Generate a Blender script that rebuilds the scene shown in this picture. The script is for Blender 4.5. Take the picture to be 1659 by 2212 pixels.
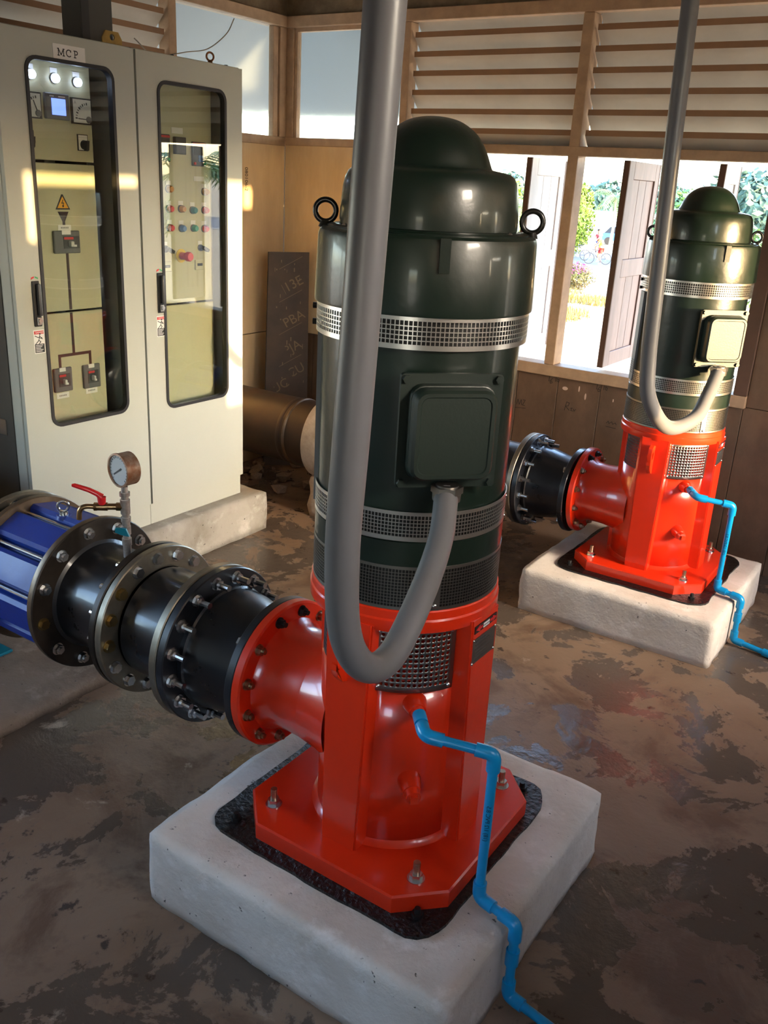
import bpy, bmesh, math, random
from mathutils import Vector, Matrix, noise
random.seed(7)
for o in list(bpy.data.objects): bpy.data.objects.remove(o)
SC = bpy.context.scene
COL = SC.collection
R = math.radians

# ------------------------------------------------------------------ camera
CAM = Vector((1.0856, -1.7724, 1.7654)); PITCH, ROLL, YAW = R(20.275), R(3.22), R(-32.974)
fw = Vector((math.sin(YAW)*math.cos(PITCH), math.cos(YAW)*math.cos(PITCH), -math.sin(PITCH)))
rt = Vector((math.cos(YAW), -math.sin(YAW), 0)); up = rt.cross(fw)
r2 = rt*math.cos(ROLL) + up*math.sin(ROLL); u2 = up*math.cos(ROLL) - rt*math.sin(ROLL)
cd = bpy.data.cameras.new('camera'); cam = bpy.data.objects.new('camera', cd); COL.objects.link(cam)
cam.matrix_world = Matrix(((r2.x, u2.x, -fw.x, CAM.x), (r2.y, u2.y, -fw.y, CAM.y), (r2.z, u2.z, -fw.z, CAM.z), (0, 0, 0, 1)))
cd.sensor_fit = 'VERTICAL'; cd.sensor_height = 24; cd.lens = 24*1930.1/2212; cd.clip_start = .02; cd.clip_end = 800
SC.camera = cam

# ------------------------------------------------------------------ sky, sun, exposure
SUN_AZ, SUN_EL = -3.0, 2.9
w = bpy.data.worlds.new('sky'); SC.world = w; w.use_nodes = True
nt = w.node_tree; nt.nodes.clear()
sky = nt.nodes.new('ShaderNodeTexSky'); sky.sky_type = 'NISHITA'; sky.sun_disc = False
sky.sun_elevation = R(22); sky.sun_rotation = R(90-SUN_AZ); sky.air_density = 1.0; sky.dust_density = 2.0; sky.ozone_density = 1.5
bg = nt.nodes.new('ShaderNodeBackground'); bg.inputs[1].default_value = 1.0
wo = nt.nodes.new('ShaderNodeOutputWorld')
nt.links.new(sky.outputs[0], bg.inputs[0]); nt.links.new(bg.outputs[0], wo.inputs[0])
sl = bpy.data.lights.new('sun', 'SUN'); sl.energy = 6.5; sl.color = (1.0, .66, .30); sl.angle = R(.6)
so = bpy.data.objects.new('sun', sl); COL.objects.link(so)
sd = Vector((math.cos(R(SUN_EL))*math.cos(R(SUN_AZ)), math.cos(R(SUN_EL))*math.sin(R(SUN_AZ)), math.sin(R(SUN_EL))))
so.rotation_euler = sd.to_track_quat('Z', 'Y').to_euler(); so.location = (12, 0, 6)
SC.view_settings.view_transform = 'Standard'; SC.view_settings.look = 'None'
SC.view_settings.exposure = 1.8; SC.view_settings.gamma = 1.0; SC.view_settings.use_curve_mapping = False

# ------------------------------------------------------------------ materials
def lin(c):
    return tuple(((x/255)/12.92 if x/255 <= .04045 else ((x/255+.055)/1.055)**2.4) for x in c)
MATS = {}
def M(name, rgb, rough=.5, metal=0., var=0., vs=6., rgb2=None, bump=0., bs=40., coat=0., rvar=0., thr=None, stretch=None, spec=None, emit=None):
    """procedural principled material: colour rgb (sRGB 0-255) varied by noise towards rgb2"""
    m = bpy.data.materials.new(name); m.use_nodes = True; MATS[name] = m
    n = m.node_tree.nodes; l = m.node_tree.links; b = n['Principled BSDF']
    b.inputs['Base Color'].default_value = (*lin(rgb), 1); b.inputs['Roughness'].default_value = rough; b.inputs['Metallic'].default_value = metal
    if coat: b.inputs['Coat Weight'].default_value = coat; b.inputs['Coat Roughness'].default_value = .08
    if spec is not None: b.inputs['Specular IOR Level'].default_value = spec
    if emit: b.inputs['Emission Color'].default_value = (*lin(emit[0]), 1); b.inputs['Emission Strength'].default_value = emit[1]
    tc = n.new('ShaderNodeTexCoord'); vec = tc.outputs['Object']
    if stretch:
        mp = n.new('ShaderNodeMapping'); mp.inputs['Scale'].default_value = stretch; l.new(vec, mp.inputs[0]); vec = mp.outputs[0]
    if var or rvar:
        t = n.new('ShaderNodeTexNoise'); t.inputs['Scale'].default_value = vs; t.inputs['Detail'].default_value = 6; t.inputs['Roughness'].default_value = .65
        l.new(vec, t.inputs['Vector'])
        rp = n.new('ShaderNodeValToRGB'); a, z = thr or (.35, .68); rp.color_ramp.elements[0].position = a; rp.color_ramp.elements[1].position = z
        l.new(t.outputs[0], rp.inputs[0])
        if var:
            mx = n.new('ShaderNodeMix'); mx.data_type = 'RGBA'
            c2 = rgb2 or tuple(x*.6 for x in rgb)
            mx.inputs[6].default_value = (*lin(rgb), 1); mx.inputs[7].default_value = (*lin(c2), 1)
            mu = n.new('ShaderNodeMath'); mu.operation = 'MULTIPLY'; mu.inputs[1].default_value = var
            l.new(rp.outputs[0], mu.inputs[0]); l.new(mu.outputs[0], mx.inputs[0]); l.new(mx.outputs[2], b.inputs['Base Color'])
        if rvar:
            mr = n.new('ShaderNodeMapRange'); mr.inputs[3].default_value = rough; mr.inputs[4].default_value = min(1, max(0, rough+rvar))
            l.new(rp.outputs[0], mr.inputs[0]); l.new(mr.outputs[0], b.inputs['Roughness'])
    if bump:
        t2 = n.new('ShaderNodeTexNoise'); t2.inputs['Scale'].default_value = bs; t2.inputs['Detail'].default_value = 5
        l.new(vec, t2.inputs['Vector'])
        bp = n.new('ShaderNodeBump'); bp.inputs['Strength'].default_value = bump; bp.inputs['Distance'].default_value = .01
        l.new(t2.outputs[0], bp.inputs['Height']); l.new(bp.outputs[0], b.inputs['Normal'])
    return m
M('red', (214, 46, 14), .28, bump=.05, bs=30, coat=.5, var=.25, vs=5, rgb2=(190, 30, 8))
M('green', (12, 27, 21), .28, bump=.06, bs=60, coat=.25, rvar=.12, vs=8)
M('box_green', (13, 28, 23), .45, spec=.5, coat=.12, bump=.04, bs=160)
M('black_eye', (20, 20, 16), .32, coat=.3)
M('steel_mesh', (226, 224, 220), .3, 1.)
M('steel', (176, 172, 164), .32, 1., var=.5, vs=20, rgb2=(120, 108, 95), rvar=.2)
M('guard', (150, 146, 142), .38, 1., var=.4, vs=9, rgb2=(110, 105, 102))
M('zinc', (205, 206, 208), .25, 1., var=.25, vs=40, rgb2=(150, 145, 135))
M('rusty_bolt', (182, 164, 140), .35, 1., var=.6, vs=60, rgb2=(96, 62, 38))
M('brass_bolt', (150, 128, 88), .35, 1.)
M('dark_bolt', (34, 32, 32), .45, .4)
M('black_paint', (20, 22, 27), .27, coat=.35, bump=.05, bs=25, var=.4, vs=7, rgb2=(34, 36, 42), rvar=.15)
M('black_rub', (16, 14, 13), .45)
M('flange_dark', (34, 29, 25), .3, .5, var=.6, vs=7, rgb2=(78, 68, 60), rvar=.25)
M('flange_steel', (150, 142, 128), .3, .9, var=.5, vs=9, rgb2=(98, 84, 66), rvar=.2)
M('flange_rim', (120, 104, 86), .42, .8, var=.6, vs=14, rgb2=(84, 62, 44))
M('blue', (10, 48, 138), .45, coat=.1, var=.35, vs=9, rgb2=(14, 30, 90), bump=.06, bs=40, thr=(.45, .7))
M('conduit', (98, 98, 103), .34, bump=.03, bs=30, var=.35, vs=9, rgb2=(90, 88, 88), rvar=.12)
M('pvc', (8, 138, 192), .3, var=.25, vs=10, rgb2=(6, 116, 168))
M('pvc_print', (14, 40, 66), .5)
M('bitumen', (8, 7, 7), .34, bump=1.0, bs=75)
M('cream', (183, 185, 175), .42, bump=.03, bs=200, var=.12, vs=3, rgb2=(174, 176, 164))
M('cream_panel', (196, 192, 160), .4)
M('gasket', (26, 24, 28), .5)
M('side_grey', (66, 64, 58), .6, var=.5, vs=4, rgb2=(50, 48, 44))
M('cab_inside', (92, 86, 70), .7)
M('label', (232, 230, 226), .5)
M('label_ink', (40, 40, 42), .6)
M('ink_grey', (140, 140, 140), .6)
M('sticker_red', (206, 40, 44), .45)
M('sticker_green', (70, 170, 110), .45)
M('black_plastic', (24, 24, 27), .35)
M('grey_plastic', (98, 100, 102), .5)
M('dark_grey', (62, 64, 68), .45)
M('meter_face', (226, 226, 220), .4)
M('lamp_white', (235, 240, 255), .3, emit=((205, 220, 255), 5.5))
M('screen_blue', (110, 130, 230), .3, emit=((95, 120, 232), .9))
M('knob_red', (214, 34, 40), .3, coat=.3)
M('knob_orange', (206, 138, 34), .3, coat=.3)
M('knob_teal', (38, 126, 132), .3, coat=.3)
M('knob_green', (44, 156, 112), .3, coat=.3)
M('knob_blue', (70, 120, 180), .3, coat=.3)
M('yellow', (236, 196, 40), .4)
M('warn_yellow', (246, 176, 24), .45)
M('mimic', (50, 22, 24), .5)
M('cad_yellow', (190, 160, 96), .35, .8, var=.5, vs=30, rgb2=(150, 130, 80))
M('copper', (168, 112, 76), .3, 1., var=.4, vs=30, rgb2=(120, 82, 58))
M('gauge_rust', (134, 88, 60), .55, .3, var=.8, vs=26, rgb2=(170, 150, 134), thr=(.4, .65))
M('gauge_face', (172, 178, 182), .25, coat=.5)
M('brass', (170, 136, 96), .3, 1., var=.5, vs=30, rgb2=(120, 96, 72))
M('tape', (196, 188, 182), .38, .8, var=.7, vs=60, rgb2=(140, 120, 108))
M('lever_red', (196, 24, 30), .35, coat=.4)
M('teal', (0, 112, 134), .3, coat=.4)
M('duct', (86, 86, 84), .5)
M('wood_trim', (184, 154, 124), .6, var=.6, vs=4, rgb2=(146, 118, 96), bump=.1, bs=20, stretch=(3, 3, 3))
M('slat_edge', (154, 118, 88), .65, var=.5, vs=4, rgb2=(122, 98, 78))
M('slat', (206, 198, 188), .6, var=.5, vs=3, rgb2=(176, 168, 158), bump=.05, bs=20)
M('plywood', (224, 198, 158), .5, var=.5, vs=3, rgb2=(198, 166, 126), stretch=(4, 4, 1), bump=.05)
M('plank_dark', (112, 86, 66), .6, var=.7, vs=3.5, rgb2=(74, 56, 42), stretch=(2, 2, 1.2), bump=.1, bs=12)
M('plank_gap', (20, 15, 11), .9)
M('plaster', (130, 112, 88), .85, var=.8, vs=9, rgb2=(84, 68, 50), bump=.4, bs=30)
M('wall_plain', (176, 170, 162), .8, var=.4, vs=3, rgb2=(146, 138, 128))
M('ceiling', (150, 144, 136), .8, var=.4, vs=2, rgb2=(124, 116, 108))
M('roof_metal', (128, 138, 148), .5, .2, var=.3, vs=2, rgb2=(120, 126, 132))
M('shutter_white_lit', (216, 212, 214), .6, var=.4, vs=5, rgb2=(190, 184, 184), stretch=(3, 3, 1))  # paler copy for the leaves that catch outside light
M('shutter_pink_unlit', (122, 100, 94), .6, var=.7, vs=5, rgb2=(98, 78, 72), stretch=(4, 4, 1))  # paint-worn wood, darkened for the leaf that stands unlit
M('shutter_edge', (92, 66, 52), .7, var=.5, vs=8, rgb2=(64, 46, 38))
M('film_board', (66, 56, 50), .45, var=.6, vs=6, rgb2=(98, 86, 78), rvar=.25, bump=.08, bs=25)
M('board_print', (132, 116, 92), .6)
M('board_edge', (40, 30, 22), .8)
M('rubble', (160, 136, 114), .9, var=.7, vs=14, rgb2=(78, 60, 48), bump=.5, bs=50)
M('collar', (190, 176, 160), .85, var=.6, vs=12, rgb2=(140, 120, 100), bump=.4, bs=40)
M('old_pipe', (38, 32, 29), .36, .2, var=.7, vs=4, rgb2=(76, 54, 38), rvar=.25, bump=.08, bs=20)
M('scribble', (40, 30, 26), .8)
M('chip', (206, 178, 160), .8)
M('wire', (150, 140, 128), .6)
M('trunk', (120, 92, 66), .9, var=.5, vs=6, rgb2=(84, 62, 44))
M('palm_trunk', (150, 132, 110), .9, var=.5, vs=8, rgb2=(110, 92, 74))
M('leaf_lime', (112, 134, 34), .6, var=.7, vs=1.2, rgb2=(74, 100, 28))
M('leaf_mid', (84, 122, 62), .6, var=.7, vs=.6, rgb2=(54, 90, 50))
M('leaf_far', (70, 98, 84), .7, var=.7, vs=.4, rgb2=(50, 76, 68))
M('leaf_palm', (104, 132, 78), .5, var=.5, vs=.7, rgb2=(76, 108, 60))
M('leaf_bush', (92, 98, 42), .6, var=.7, vs=2.5, rgb2=(110, 72, 40))
M('flower', (176, 60, 126), .6)
M('asphalt', (74, 84, 98), .85, var=.2, vs=1, rgb2=(64, 72, 84))
M('kerb', (170, 166, 160), .8)
M('white_wall', (226, 222, 216), .8)
M('skin', (166, 118, 92), .6); M('shirt_yellow', (176, 178, 40), .7); M('shirt_red', (160, 40, 46), .7)
M('shorts_red', (160, 36, 24), .7); M('shorts_blue', (50, 60, 120), .7); M('sock', (40, 44, 60), .7); M('shoe', (220, 218, 214), .6)
M('hair', (30, 24, 22), .7); M('bike_black', (28, 36, 52), .4); M('helmet_white', (226, 226, 228), .4)
M('car_blue', (50, 96, 176), .3, coat=.6); M('car_glass', (40, 48, 58), .1); M('tyre', (24, 24, 24), .8)

def glass_mat(name, tint, refl=1.0, rough=0.0):
    m = bpy.data.materials.new(name); m.use_nodes = True; MATS[name] = m
    n = m.node_tree.nodes; l = m.node_tree.links; n.remove(n['Principled BSDF'])
    t = n.new('ShaderNodeBsdfTransparent'); t.inputs[0].default_value = (*tint, 1)
    g = n.new('ShaderNodeBsdfGlossy'); g.inputs['Roughness'].default_value = rough
    f = n.new('ShaderNodeFresnel'); f.inputs[0].default_value = 1.52
    ge = n.new('ShaderNodeNewGeometry'); io = n.new('ShaderNodeMapRange'); io.inputs[3].default_value = 1.52; io.inputs[4].default_value = 1/1.52
    l.new(ge.outputs['Backfacing'], io.inputs[0]); l.new(io.outputs[0], f.inputs[0])
    k = n.new('ShaderNodeMath'); k.operation = 'MULTIPLY'; k.inputs[1].default_value = refl; k.use_clamp = True
    x = n.new('ShaderNodeMixShader'); l.new(f.outputs[0], k.inputs[0]); l.new(k.outputs[0], x.inputs[0])
    l.new(t.outputs[0], x.inputs[1]); l.new(g.outputs[0], x.inputs[2]); l.new(x.outputs[0], n['Material Output'].inputs[0])
glass_mat('cab_glass', (.93, .95, .93), 1.3)
def frosted(name):
    m = bpy.data.materials.new(name); m.use_nodes = True; MATS[name] = m
    b = m.node_tree.nodes['Principled BSDF']; b.inputs['Base Color'].default_value = (.86, .9, .92, 1)
    b.inputs['Transmission Weight'].default_value = 1.0; b.inputs['Roughness'].default_value = .22; b.inputs['IOR'].default_value = 1.12
frosted('frosted')

def concrete(name, base, dark, light, wet=False):
    m = bpy.data.materials.new(name); m.use_nodes = True; MATS[name] = m
    n = m.node_tree.nodes; l = m.node_tree.links; b = n['Principled BSDF']
    tc = n.new('ShaderNodeTexCoord')
    def nz(scale, detail=8, rough=.6, dist=0., off=0):
        t = n.new('ShaderNodeTexNoise'); t.inputs['Scale'].default_value = scale; t.inputs['Detail'].default_value = detail
        t.inputs['Roughness'].default_value = rough; t.inputs['Distortion'].default_value = dist
        mp = n.new('ShaderNodeMapping'); mp.inputs['Location'].default_value = (off, off*.7, off*.3); l.new(tc.outputs['Object'], mp.inputs[0]); l.new(mp.outputs[0], t.inputs[0]); return t.outputs[0]
    def ramp(s, a, z):
        r = n.new('ShaderNodeMapRange'); r.inputs[1].default_value = a; r.inputs[2].default_value = z; r.clamp = True; l.new(s, r.inputs[0]); return r.outputs[0]
    def mix(fac, c1, c2):
        x = n.new('ShaderNodeMix'); x.data_type = 'RGBA'; l.new(fac, x.inputs[0])
        for i, c in ((6, c1), (7, c2)):
            if isinstance(c, tuple): x.inputs[i].default_value = (*lin(c), 1)
            else: l.new(c, x.inputs[i])
        return x.outputs[2]
    if wet:
        c = mix(ramp(nz(1.3, 9, .62, .5), .38, .66), base, light)
        stain = ramp(nz(2.4, 9, .68, .6, 5), .5, .62); c = mix(stain, c, dark)
        wetm = ramp(nz(3.4, 9, .66, .35, 11), .50, .53); c = mix(wetm, c, (88, 76, 66))
        c = mix(ramp(nz(17, 5, .6, 0, 3), .64, .70), c, (58, 44, 34))
        c = mix(ramp(nz(4.1, 9, .7, .3, 21), .63, .69), c, (158, 142, 126))
        l.new(c, b.inputs['Base Color'])
        rr = n.new('ShaderNodeMapRange'); rr.inputs[3].default_value = .55; rr.inputs[4].default_value = .12; l.new(wetm, rr.inputs[0])
        l.new(rr.outputs[0], b.inputs['Roughness']); b.inputs['Specular IOR Level'].default_value = .45
        h1 = nz(5, 8, .6, .3, 2); h2 = nz(45, 5, .6, 0, 8)
        ad = n.new('ShaderNodeMath'); ad.operation = 'MULTIPLY_ADD'; ad.inputs[1].default_value = .12; l.new(h2, ad.inputs[0]); l.new(h1, ad.inputs[2])
        bp = n.new('ShaderNodeBump'); bp.inputs['Distance'].default_value = .02; bp.inputs['Strength'].default_value = .45
        l.new(ad.outputs[0], bp.inputs['Height']); l.new(bp.outputs[0], b.inputs['Normal'])
    else:
        c = mix(ramp(nz(3, 8, .6, .3), .4, .66), base, dark)
        c = mix(ramp(nz(7, 8, .65, .2, 4), .56, .72), c, light)
        c = mix(ramp(nz(55, 3, .5, 0, 9), .7, .74), c, tuple(x*.5 for x in dark))
        l.new(c, b.inputs['Base Color']); b.inputs['Roughness'].default_value = .8
        h1 = nz(28, 7, .6)
        bp = n.new('ShaderNodeBump'); bp.inputs['Distance'].default_value = .012; bp.inputs['Strength'].default_value = .45
        l.new(h1, bp.inputs['Height']); l.new(bp.outputs[0], b.inputs['Normal'])
concrete('floor_wet', (118, 94, 74), (96, 72, 54), (134, 112, 92), wet=True)
concrete('concrete_white', (214, 204, 192), (192, 180, 166), (228, 220, 212))
concrete('concrete_grey', (168, 162, 152), (132, 124, 112), (192, 188, 180))
concrete('concrete_dirty', (128, 110, 94), (90, 74, 60), (160, 146, 132))
concrete('ground_dry', (172, 154, 128), (146, 128, 92), (190, 176, 154))

# ------------------------------------------------------------------ geometry helpers
def basis(d):
    d = Vector(d).normalized(); a = Vector((0, 0, 1)) if abs(d.z) < .9 else Vector((1, 0, 0))
    u = d.cross(a).normalized(); return d, u, d.cross(u)
class G:
    def __init__(s): s.v = []; s.f = []
    def add(s, vs, fs):
        k = len(s.v); s.v += [tuple(p) for p in vs]; s.f += [tuple(i+k for i in f) for f in fs]; return s
    def box(s, a, b):
        x0, y0, z0 = a; x1, y1, z1 = b
        return s.add([(x0,y0,z0),(x1,y0,z0),(x1,y1,z0),(x0,y1,z0),(x0,y0,z1),(x1,y0,z1),(x1,y1,z1),(x0,y1,z1)],
                     [(3,2,1,0),(4,5,6,7),(0,1,5,4),(1,2,6,5),(2,3,7,6),(3,0,4,7)])
    def rbox(s, a, b, r=.004, seg=1):
        bm = bmesh.new(); bmesh.ops.create_cube(bm, size=1)
        for v in bm.verts: v.co = Vector([(a[i]+b[i])/2 + v.co[i]*(b[i]-a[i]) for i in range(3)])
        bmesh.ops.bevel(bm, geom=bm.edges[:], offset=r, segments=seg, affect='EDGES', profile=.5)
        bm.verts.index_update(); s.add([v.co for v in bm.verts], [[v.index for v in f.verts] for f in bm.faces]); bm.free(); return s
    def obox(s, c, ax, ay, az):
        """oriented box: centre and three half-axis vectors"""
        c, ax, ay, az = map(Vector, (c, ax, ay, az)); vs = [c+sx*ax+sy*ay+sz*az for sz in (-1, 1) for sx, sy in ((-1,-1),(1,-1),(1,1),(-1,1))]
        return s.add(vs, [(3,2,1,0),(4,5,6,7),(0,1,5,4),(1,2,6,5),(2,3,7,6),(3,0,4,7)])
    def cyl(s, p0, p1, r0, r1=None, n=20, caps=True, rot=0.):
        p0, p1 = Vector(p0), Vector(p1); r1 = r0 if r1 is None else r1; d, u, w_ = basis(p1-p0); vs = []
        for p, r in ((p0, r0), (p1, r1)):
            vs += [p+r*(math.cos(rot+2*math.pi*i/n)*u + math.sin(rot+2*math.pi*i/n)*w_) for i in range(n)]
        fs = [(i, (i+1) % n, n+(i+1) % n, n+i) for i in range(n)]
        if caps: fs += [tuple(range(n))[::-1], tuple(range(n, 2*n))]
        return s.add(vs, fs)
    def lathe(s, prof, n=64, o=(0, 0, 0), axis='z'):
        """prof: (radius, height) list; revolved about the axis through o"""
        vs = []; o = Vector(o)
        for r, h in prof:
            for i in range(n):
                a = 2*math.pi*i/n; c, q = r*math.cos(a), r*math.sin(a)
                vs.append(o+Vector((c, q, h) if axis == 'z' else (h, c, q) if axis == 'x' else (q, h, c)))
        fs = []
        for k in range(len(prof)-1):
            for i in range(n):
                j = (i+1) % n; fs.append((k*n+i, k*n+j, (k+1)*n+j, (k+1)*n+i))
        return s.add(vs, fs)
    def tube(s, path, r, n=12, caps=True):
        path = [Vector(p) for p in path]; rs = r if isinstance(r, (list, tuple)) else [r]*len(path); vs = []
        d0, u, _ = basis(path[1]-path[0])
        for k, p in enumerate(path):
            t = (path[min(k+1, len(path)-1)]-path[max(k-1, 0)]).normalized(); u = (u-t*u.dot(t)).normalized(); w_ = t.cross(u)
            vs += [p+rs[k]*(math.cos(2*math.pi*i/n)*u+math.sin(2*math.pi*i/n)*w_) for i in range(n)]
        fs = [(k*n+i, k*n+(i+1) % n, (k+1)*n+(i+1) % n, (k+1)*n+i) for k in range(len(path)-1) for i in range(n)]
        if caps: fs += [tuple(range(n))[::-1], tuple(range(len(vs)-n, len(vs)))]
        return s.add(vs, fs)
    def torus(s, c, axis, R_, r, n=28, m=10):
        c = Vector(c); d, u, w_ = basis(axis); vs = []
        for i in range(n):
            a = 2*math.pi*i/n; e = math.cos(a)*u+math.sin(a)*w_
            vs += [c+e*(R_+r*math.cos(2*math.pi*j/m))+d*r*math.sin(2*math.pi*j/m) for j in range(m)]
        return s.add(vs, [(i*m+j, ((i+1) % n)*m+j, ((i+1) % n)*m+(j+1) % m, i*m+(j+1) % m) for i in range(n) for j in range(m)])
    def prism(s, poly, f0, f1):
        """poly of 2d points; f0/f1 map a 2d point to 3d (bottom, top)"""
        n = len(poly); vs = [f0(*p) for p in poly]+[f1(*p) for p in poly]
        return s.add(vs, [tuple(range(n))[::-1], tuple(range(n, 2*n))]+[(i, (i+1) % n, n+(i+1) % n, n+i) for i in range(n)])
    def ring(s, outer, inner, f0, f1):
        """frame between two loops of equal length"""
        n = len(outer); vs = [f0(*p) for p in outer]+[f0(*p) for p in inner]+[f1(*p) for p in outer]+[f1(*p) for p in inner]; fs = []
        for i in range(n):
            j = (i+1) % n
            fs += [(i, n+i, n+j, j), (2*n+i, 2*n+j, 3*n+j, 3*n+i), (i, j, 2*n+j, 2*n+i), (n+i, 3*n+i, 3*n+j, n+j)]
        return s.add(vs, fs)
    def hexn(s, p, d, r, h): d = Vector(d).normalized(); return s.cyl(p, Vector(p)+d*h, r, n=6)
    def mesh(s, name, mat, smooth=32):
        me = bpy.data.meshes.new(name); me.from_pydata(s.v, [], s.f)
        bm = bmesh.new(); bm.from_mesh(me); bmesh.ops.remove_doubles(bm, verts=bm.verts, dist=1e-6)
        bmesh.ops.dissolve_degenerate(bm, edges=bm.edges, dist=1e-7)
        bmesh.ops.recalc_face_normals(bm, faces=bm.faces); bm.to_mesh(me); bm.free()
        if smooth:
            me.shade_smooth(); me.set_sharp_from_angle(angle=R(smooth))
        if mat: me.materials.append(MATS[mat])
        return me
    def build(s, name, mat, parent=None, smooth=32, world=False, **tags):
        if world and parent is not None:
            o = wloc(parent); s.v = [(x-o.x, y-o.y, z-o.z) for x, y, z in s.v]
        return link(name, s.mesh(name, mat, smooth), parent, **tags)
def wloc(o):
    p = Vector((0, 0, 0))
    while o is not None: p += o.location; o = o.parent
    return p
def tag(o, label=None, cat=None, group=None, kind=None):
    for k, v in (('label', label), ('category', cat), ('group', group), ('kind', kind)):
        if v: o[k] = v
    return o
def link(name, data, parent=None, loc=(0, 0, 0), rot=None, **tags):
    o = bpy.data.objects.new(name, data); COL.objects.link(o); o.parent = parent; o.location = loc
    if rot is not None: o.rotation_euler = rot
    return tag(o, **tags)
def thing(name, loc, label, cat, group=None): return link(name, None, None, loc, label=label, cat=cat, group=group)
def struct(name, loc=(0, 0, 0)): return link(name, None, None, loc, kind='structure')
def copy_tree(o, parent=None):
    c = o.copy(); COL.objects.link(c); c.parent = parent
    for ch in list(o.children): copy_tree(ch, c)
    return c
def smoothpath(pts, per=8):
    P = [Vector(p) for p in pts]; P = [2*P[0]-P[1]]+P+[2*P[-1]-P[-2]]; out = []
    for i in range(1, len(P)-2):
        for k in range(per):
            t = k/per; a, b, c, d = P[i-1], P[i], P[i+1], P[i+2]
            out.append(.5*((2*b)+(c-a)*t+(2*a-5*b+4*c-d)*t*t+(3*b-a-3*c+d)*t**3))
    out.append(P[-2]); return out
def roundrect(x0, x1, y0, y1, r, n=6):
    out = []
    for cx, cy, a0 in ((x1-r, y1-r, 0), (x0+r, y1-r, 90), (x0+r, y0+r, 180), (x1-r, y0+r, 270)):
        out += [(cx+r*math.cos(R(a0+90*i/n)), cy+r*math.sin(R(a0+90*i/n))) for i in range(n+1)]
    return out
def cornerloop(x0, x1, y0, y1, n=6):
    """rectangle loop matching roundrect's vertex count"""
    return [p for p in ((x1, y1), (x0, y1), (x0, y0), (x1, y0)) for _ in range(n+1)]
def text(name, s, size, o, right, upv, mat, parent, depth=.0006, align='CENTER', world=True):
    """flat lettering standing on a surface; o is the centre point"""
    cu = bpy.data.curves.new(name, 'FONT'); cu.body = s; cu.size = size; cu.align_x = align; cu.align_y = 'CENTER'; cu.extrude = depth; cu.resolution_u = 3
    t = bpy.data.objects.new(name, cu); COL.objects.link(t); me = bpy.data.meshes.new_from_object(t); bpy.data.objects.remove(t); bpy.data.curves.remove(cu)
    r_, u_ = Vector(right).normalized(), Vector(upv).normalized(); n_ = r_.cross(u_); off = wloc(parent) if (world and parent) else Vector((0, 0, 0)); o = Vector(o)-off
    for v in me.vertices: v.co = o+r_*v.co.x+u_*v.co.y+n_*v.co.z
    me.materials.clear(); me.materials.append(MATS[mat]); me.name = name
    return link(name, me, parent)
def strokes(g, lines, o, right, upv, wdt, depth=.0008):
    """pen strokes: list of polylines in 2d, drawn as thin bars on a surface"""
    r_, u_ = Vector(right).normalized(), Vector(upv).normalized(); n_ = r_.cross(u_)
    for ln in lines:
        for a, b in zip(ln, ln[1:]):
            A = Vector(o)+r_*a[0]+u_*a[1]; B = Vector(o)+r_*b[0]+u_*b[1]; d = (B-A)
            if d.length < 1e-6: continue
            q = d.normalized(); s_ = q.cross(n_)
            g.obox((A+B)/2, d/2+q*wdt*.25, s_*wdt/2, n_*depth/2)
    return g
def arc(cx, cy, r, a0, a1, n=10): return [(cx+r*math.cos(R(a0+(a1-a0)*i/n)), cy+r*math.sin(R(a0+(a1-a0)*i/n))) for i in range(n+1)]
# shared bolt meshes, axis +X at the origin
def bolt_mesh(name, mat, r, hh, stud_r, stud_l, washer=True, dome=False):
    g = G()
    if washer: g.cyl((0, 0, 0), (.003, 0, 0), r*1.25, n=16)
    g.hexn((.002, 0, 0), (1, 0, 0), r, hh)
    if stud_l: g.cyl((hh, 0, 0), (hh+stud_l, 0, 0), stud_r, n=10)
    return g.mesh(name, mat, 25)
B_STUD = bolt_mesh('stud_bolt', 'zinc', .0155, .014, .009, .036)
B_NUT = bolt_mesh('nut', 'zinc', .0155, .014, .009, .008)
B_HEAD = bolt_mesh('bolt_head', 'zinc', .0155, .012, .006, 0)
B_RUST = bolt_mesh('nut', 'rusty_bolt', .0125, .012, .007, .01)
B_DARK = bolt_mesh('nut', 'dark_bolt', .0125, .012, .007, .012)
B_BRASS = bolt_mesh('bolt_head', 'brass_bolt', .0155, .012, .006, 0)
B_TAIL = G().cyl((0, 0, 0), (.03, 0, 0), .009, n=10).mesh('bolt_tail', 'zinc', 30)
def screw_mesh(name, mat, r):
    g = G(); g.lathe([(0, r*.7), (r*.6, r*.6), (r, 0)], 12); return g.mesh(name, mat, 50)
S_ZINC = screw_mesh('screw', 'zinc', .006)
S_SMALL = screw_mesh('screw', 'zinc', .0035)

# ================================================================== SETTING
XW, YB, XR, YF, ZC = -2.73, 2.768, 2.25, -3.3, 3.0          # left wall, back wall, right wall, front wall, ceiling
SLZ = [2.62-.0938*k for k in range(7)]
g = G(); g.add([(XW-.1, YF-.1, 0), (XR+.1, YF-.1, 0), (XR+.1, YB+.1, 0), (XW-.1, YB+.1, 0), (XW-.1, YF-.1, -.12), (XR+.1, YF-.1, -.12), (XR+.1, YB+.1, -.12), (XW-.1, YB+.1, -.12)],
      [(0, 1, 2, 3), (7, 6, 5, 4), (0, 4, 5, 1), (1, 5, 6, 2), (2, 6, 7, 3), (3, 7, 4, 0)])
g.build('floor', 'floor_wet', smooth=0, kind='structure')
G().box((XW-.12, YF-.12, ZC), (XR+.12, YB+.12, ZC+.06)).build('ceiling', 'ceiling', smooth=0, kind='structure')
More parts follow.
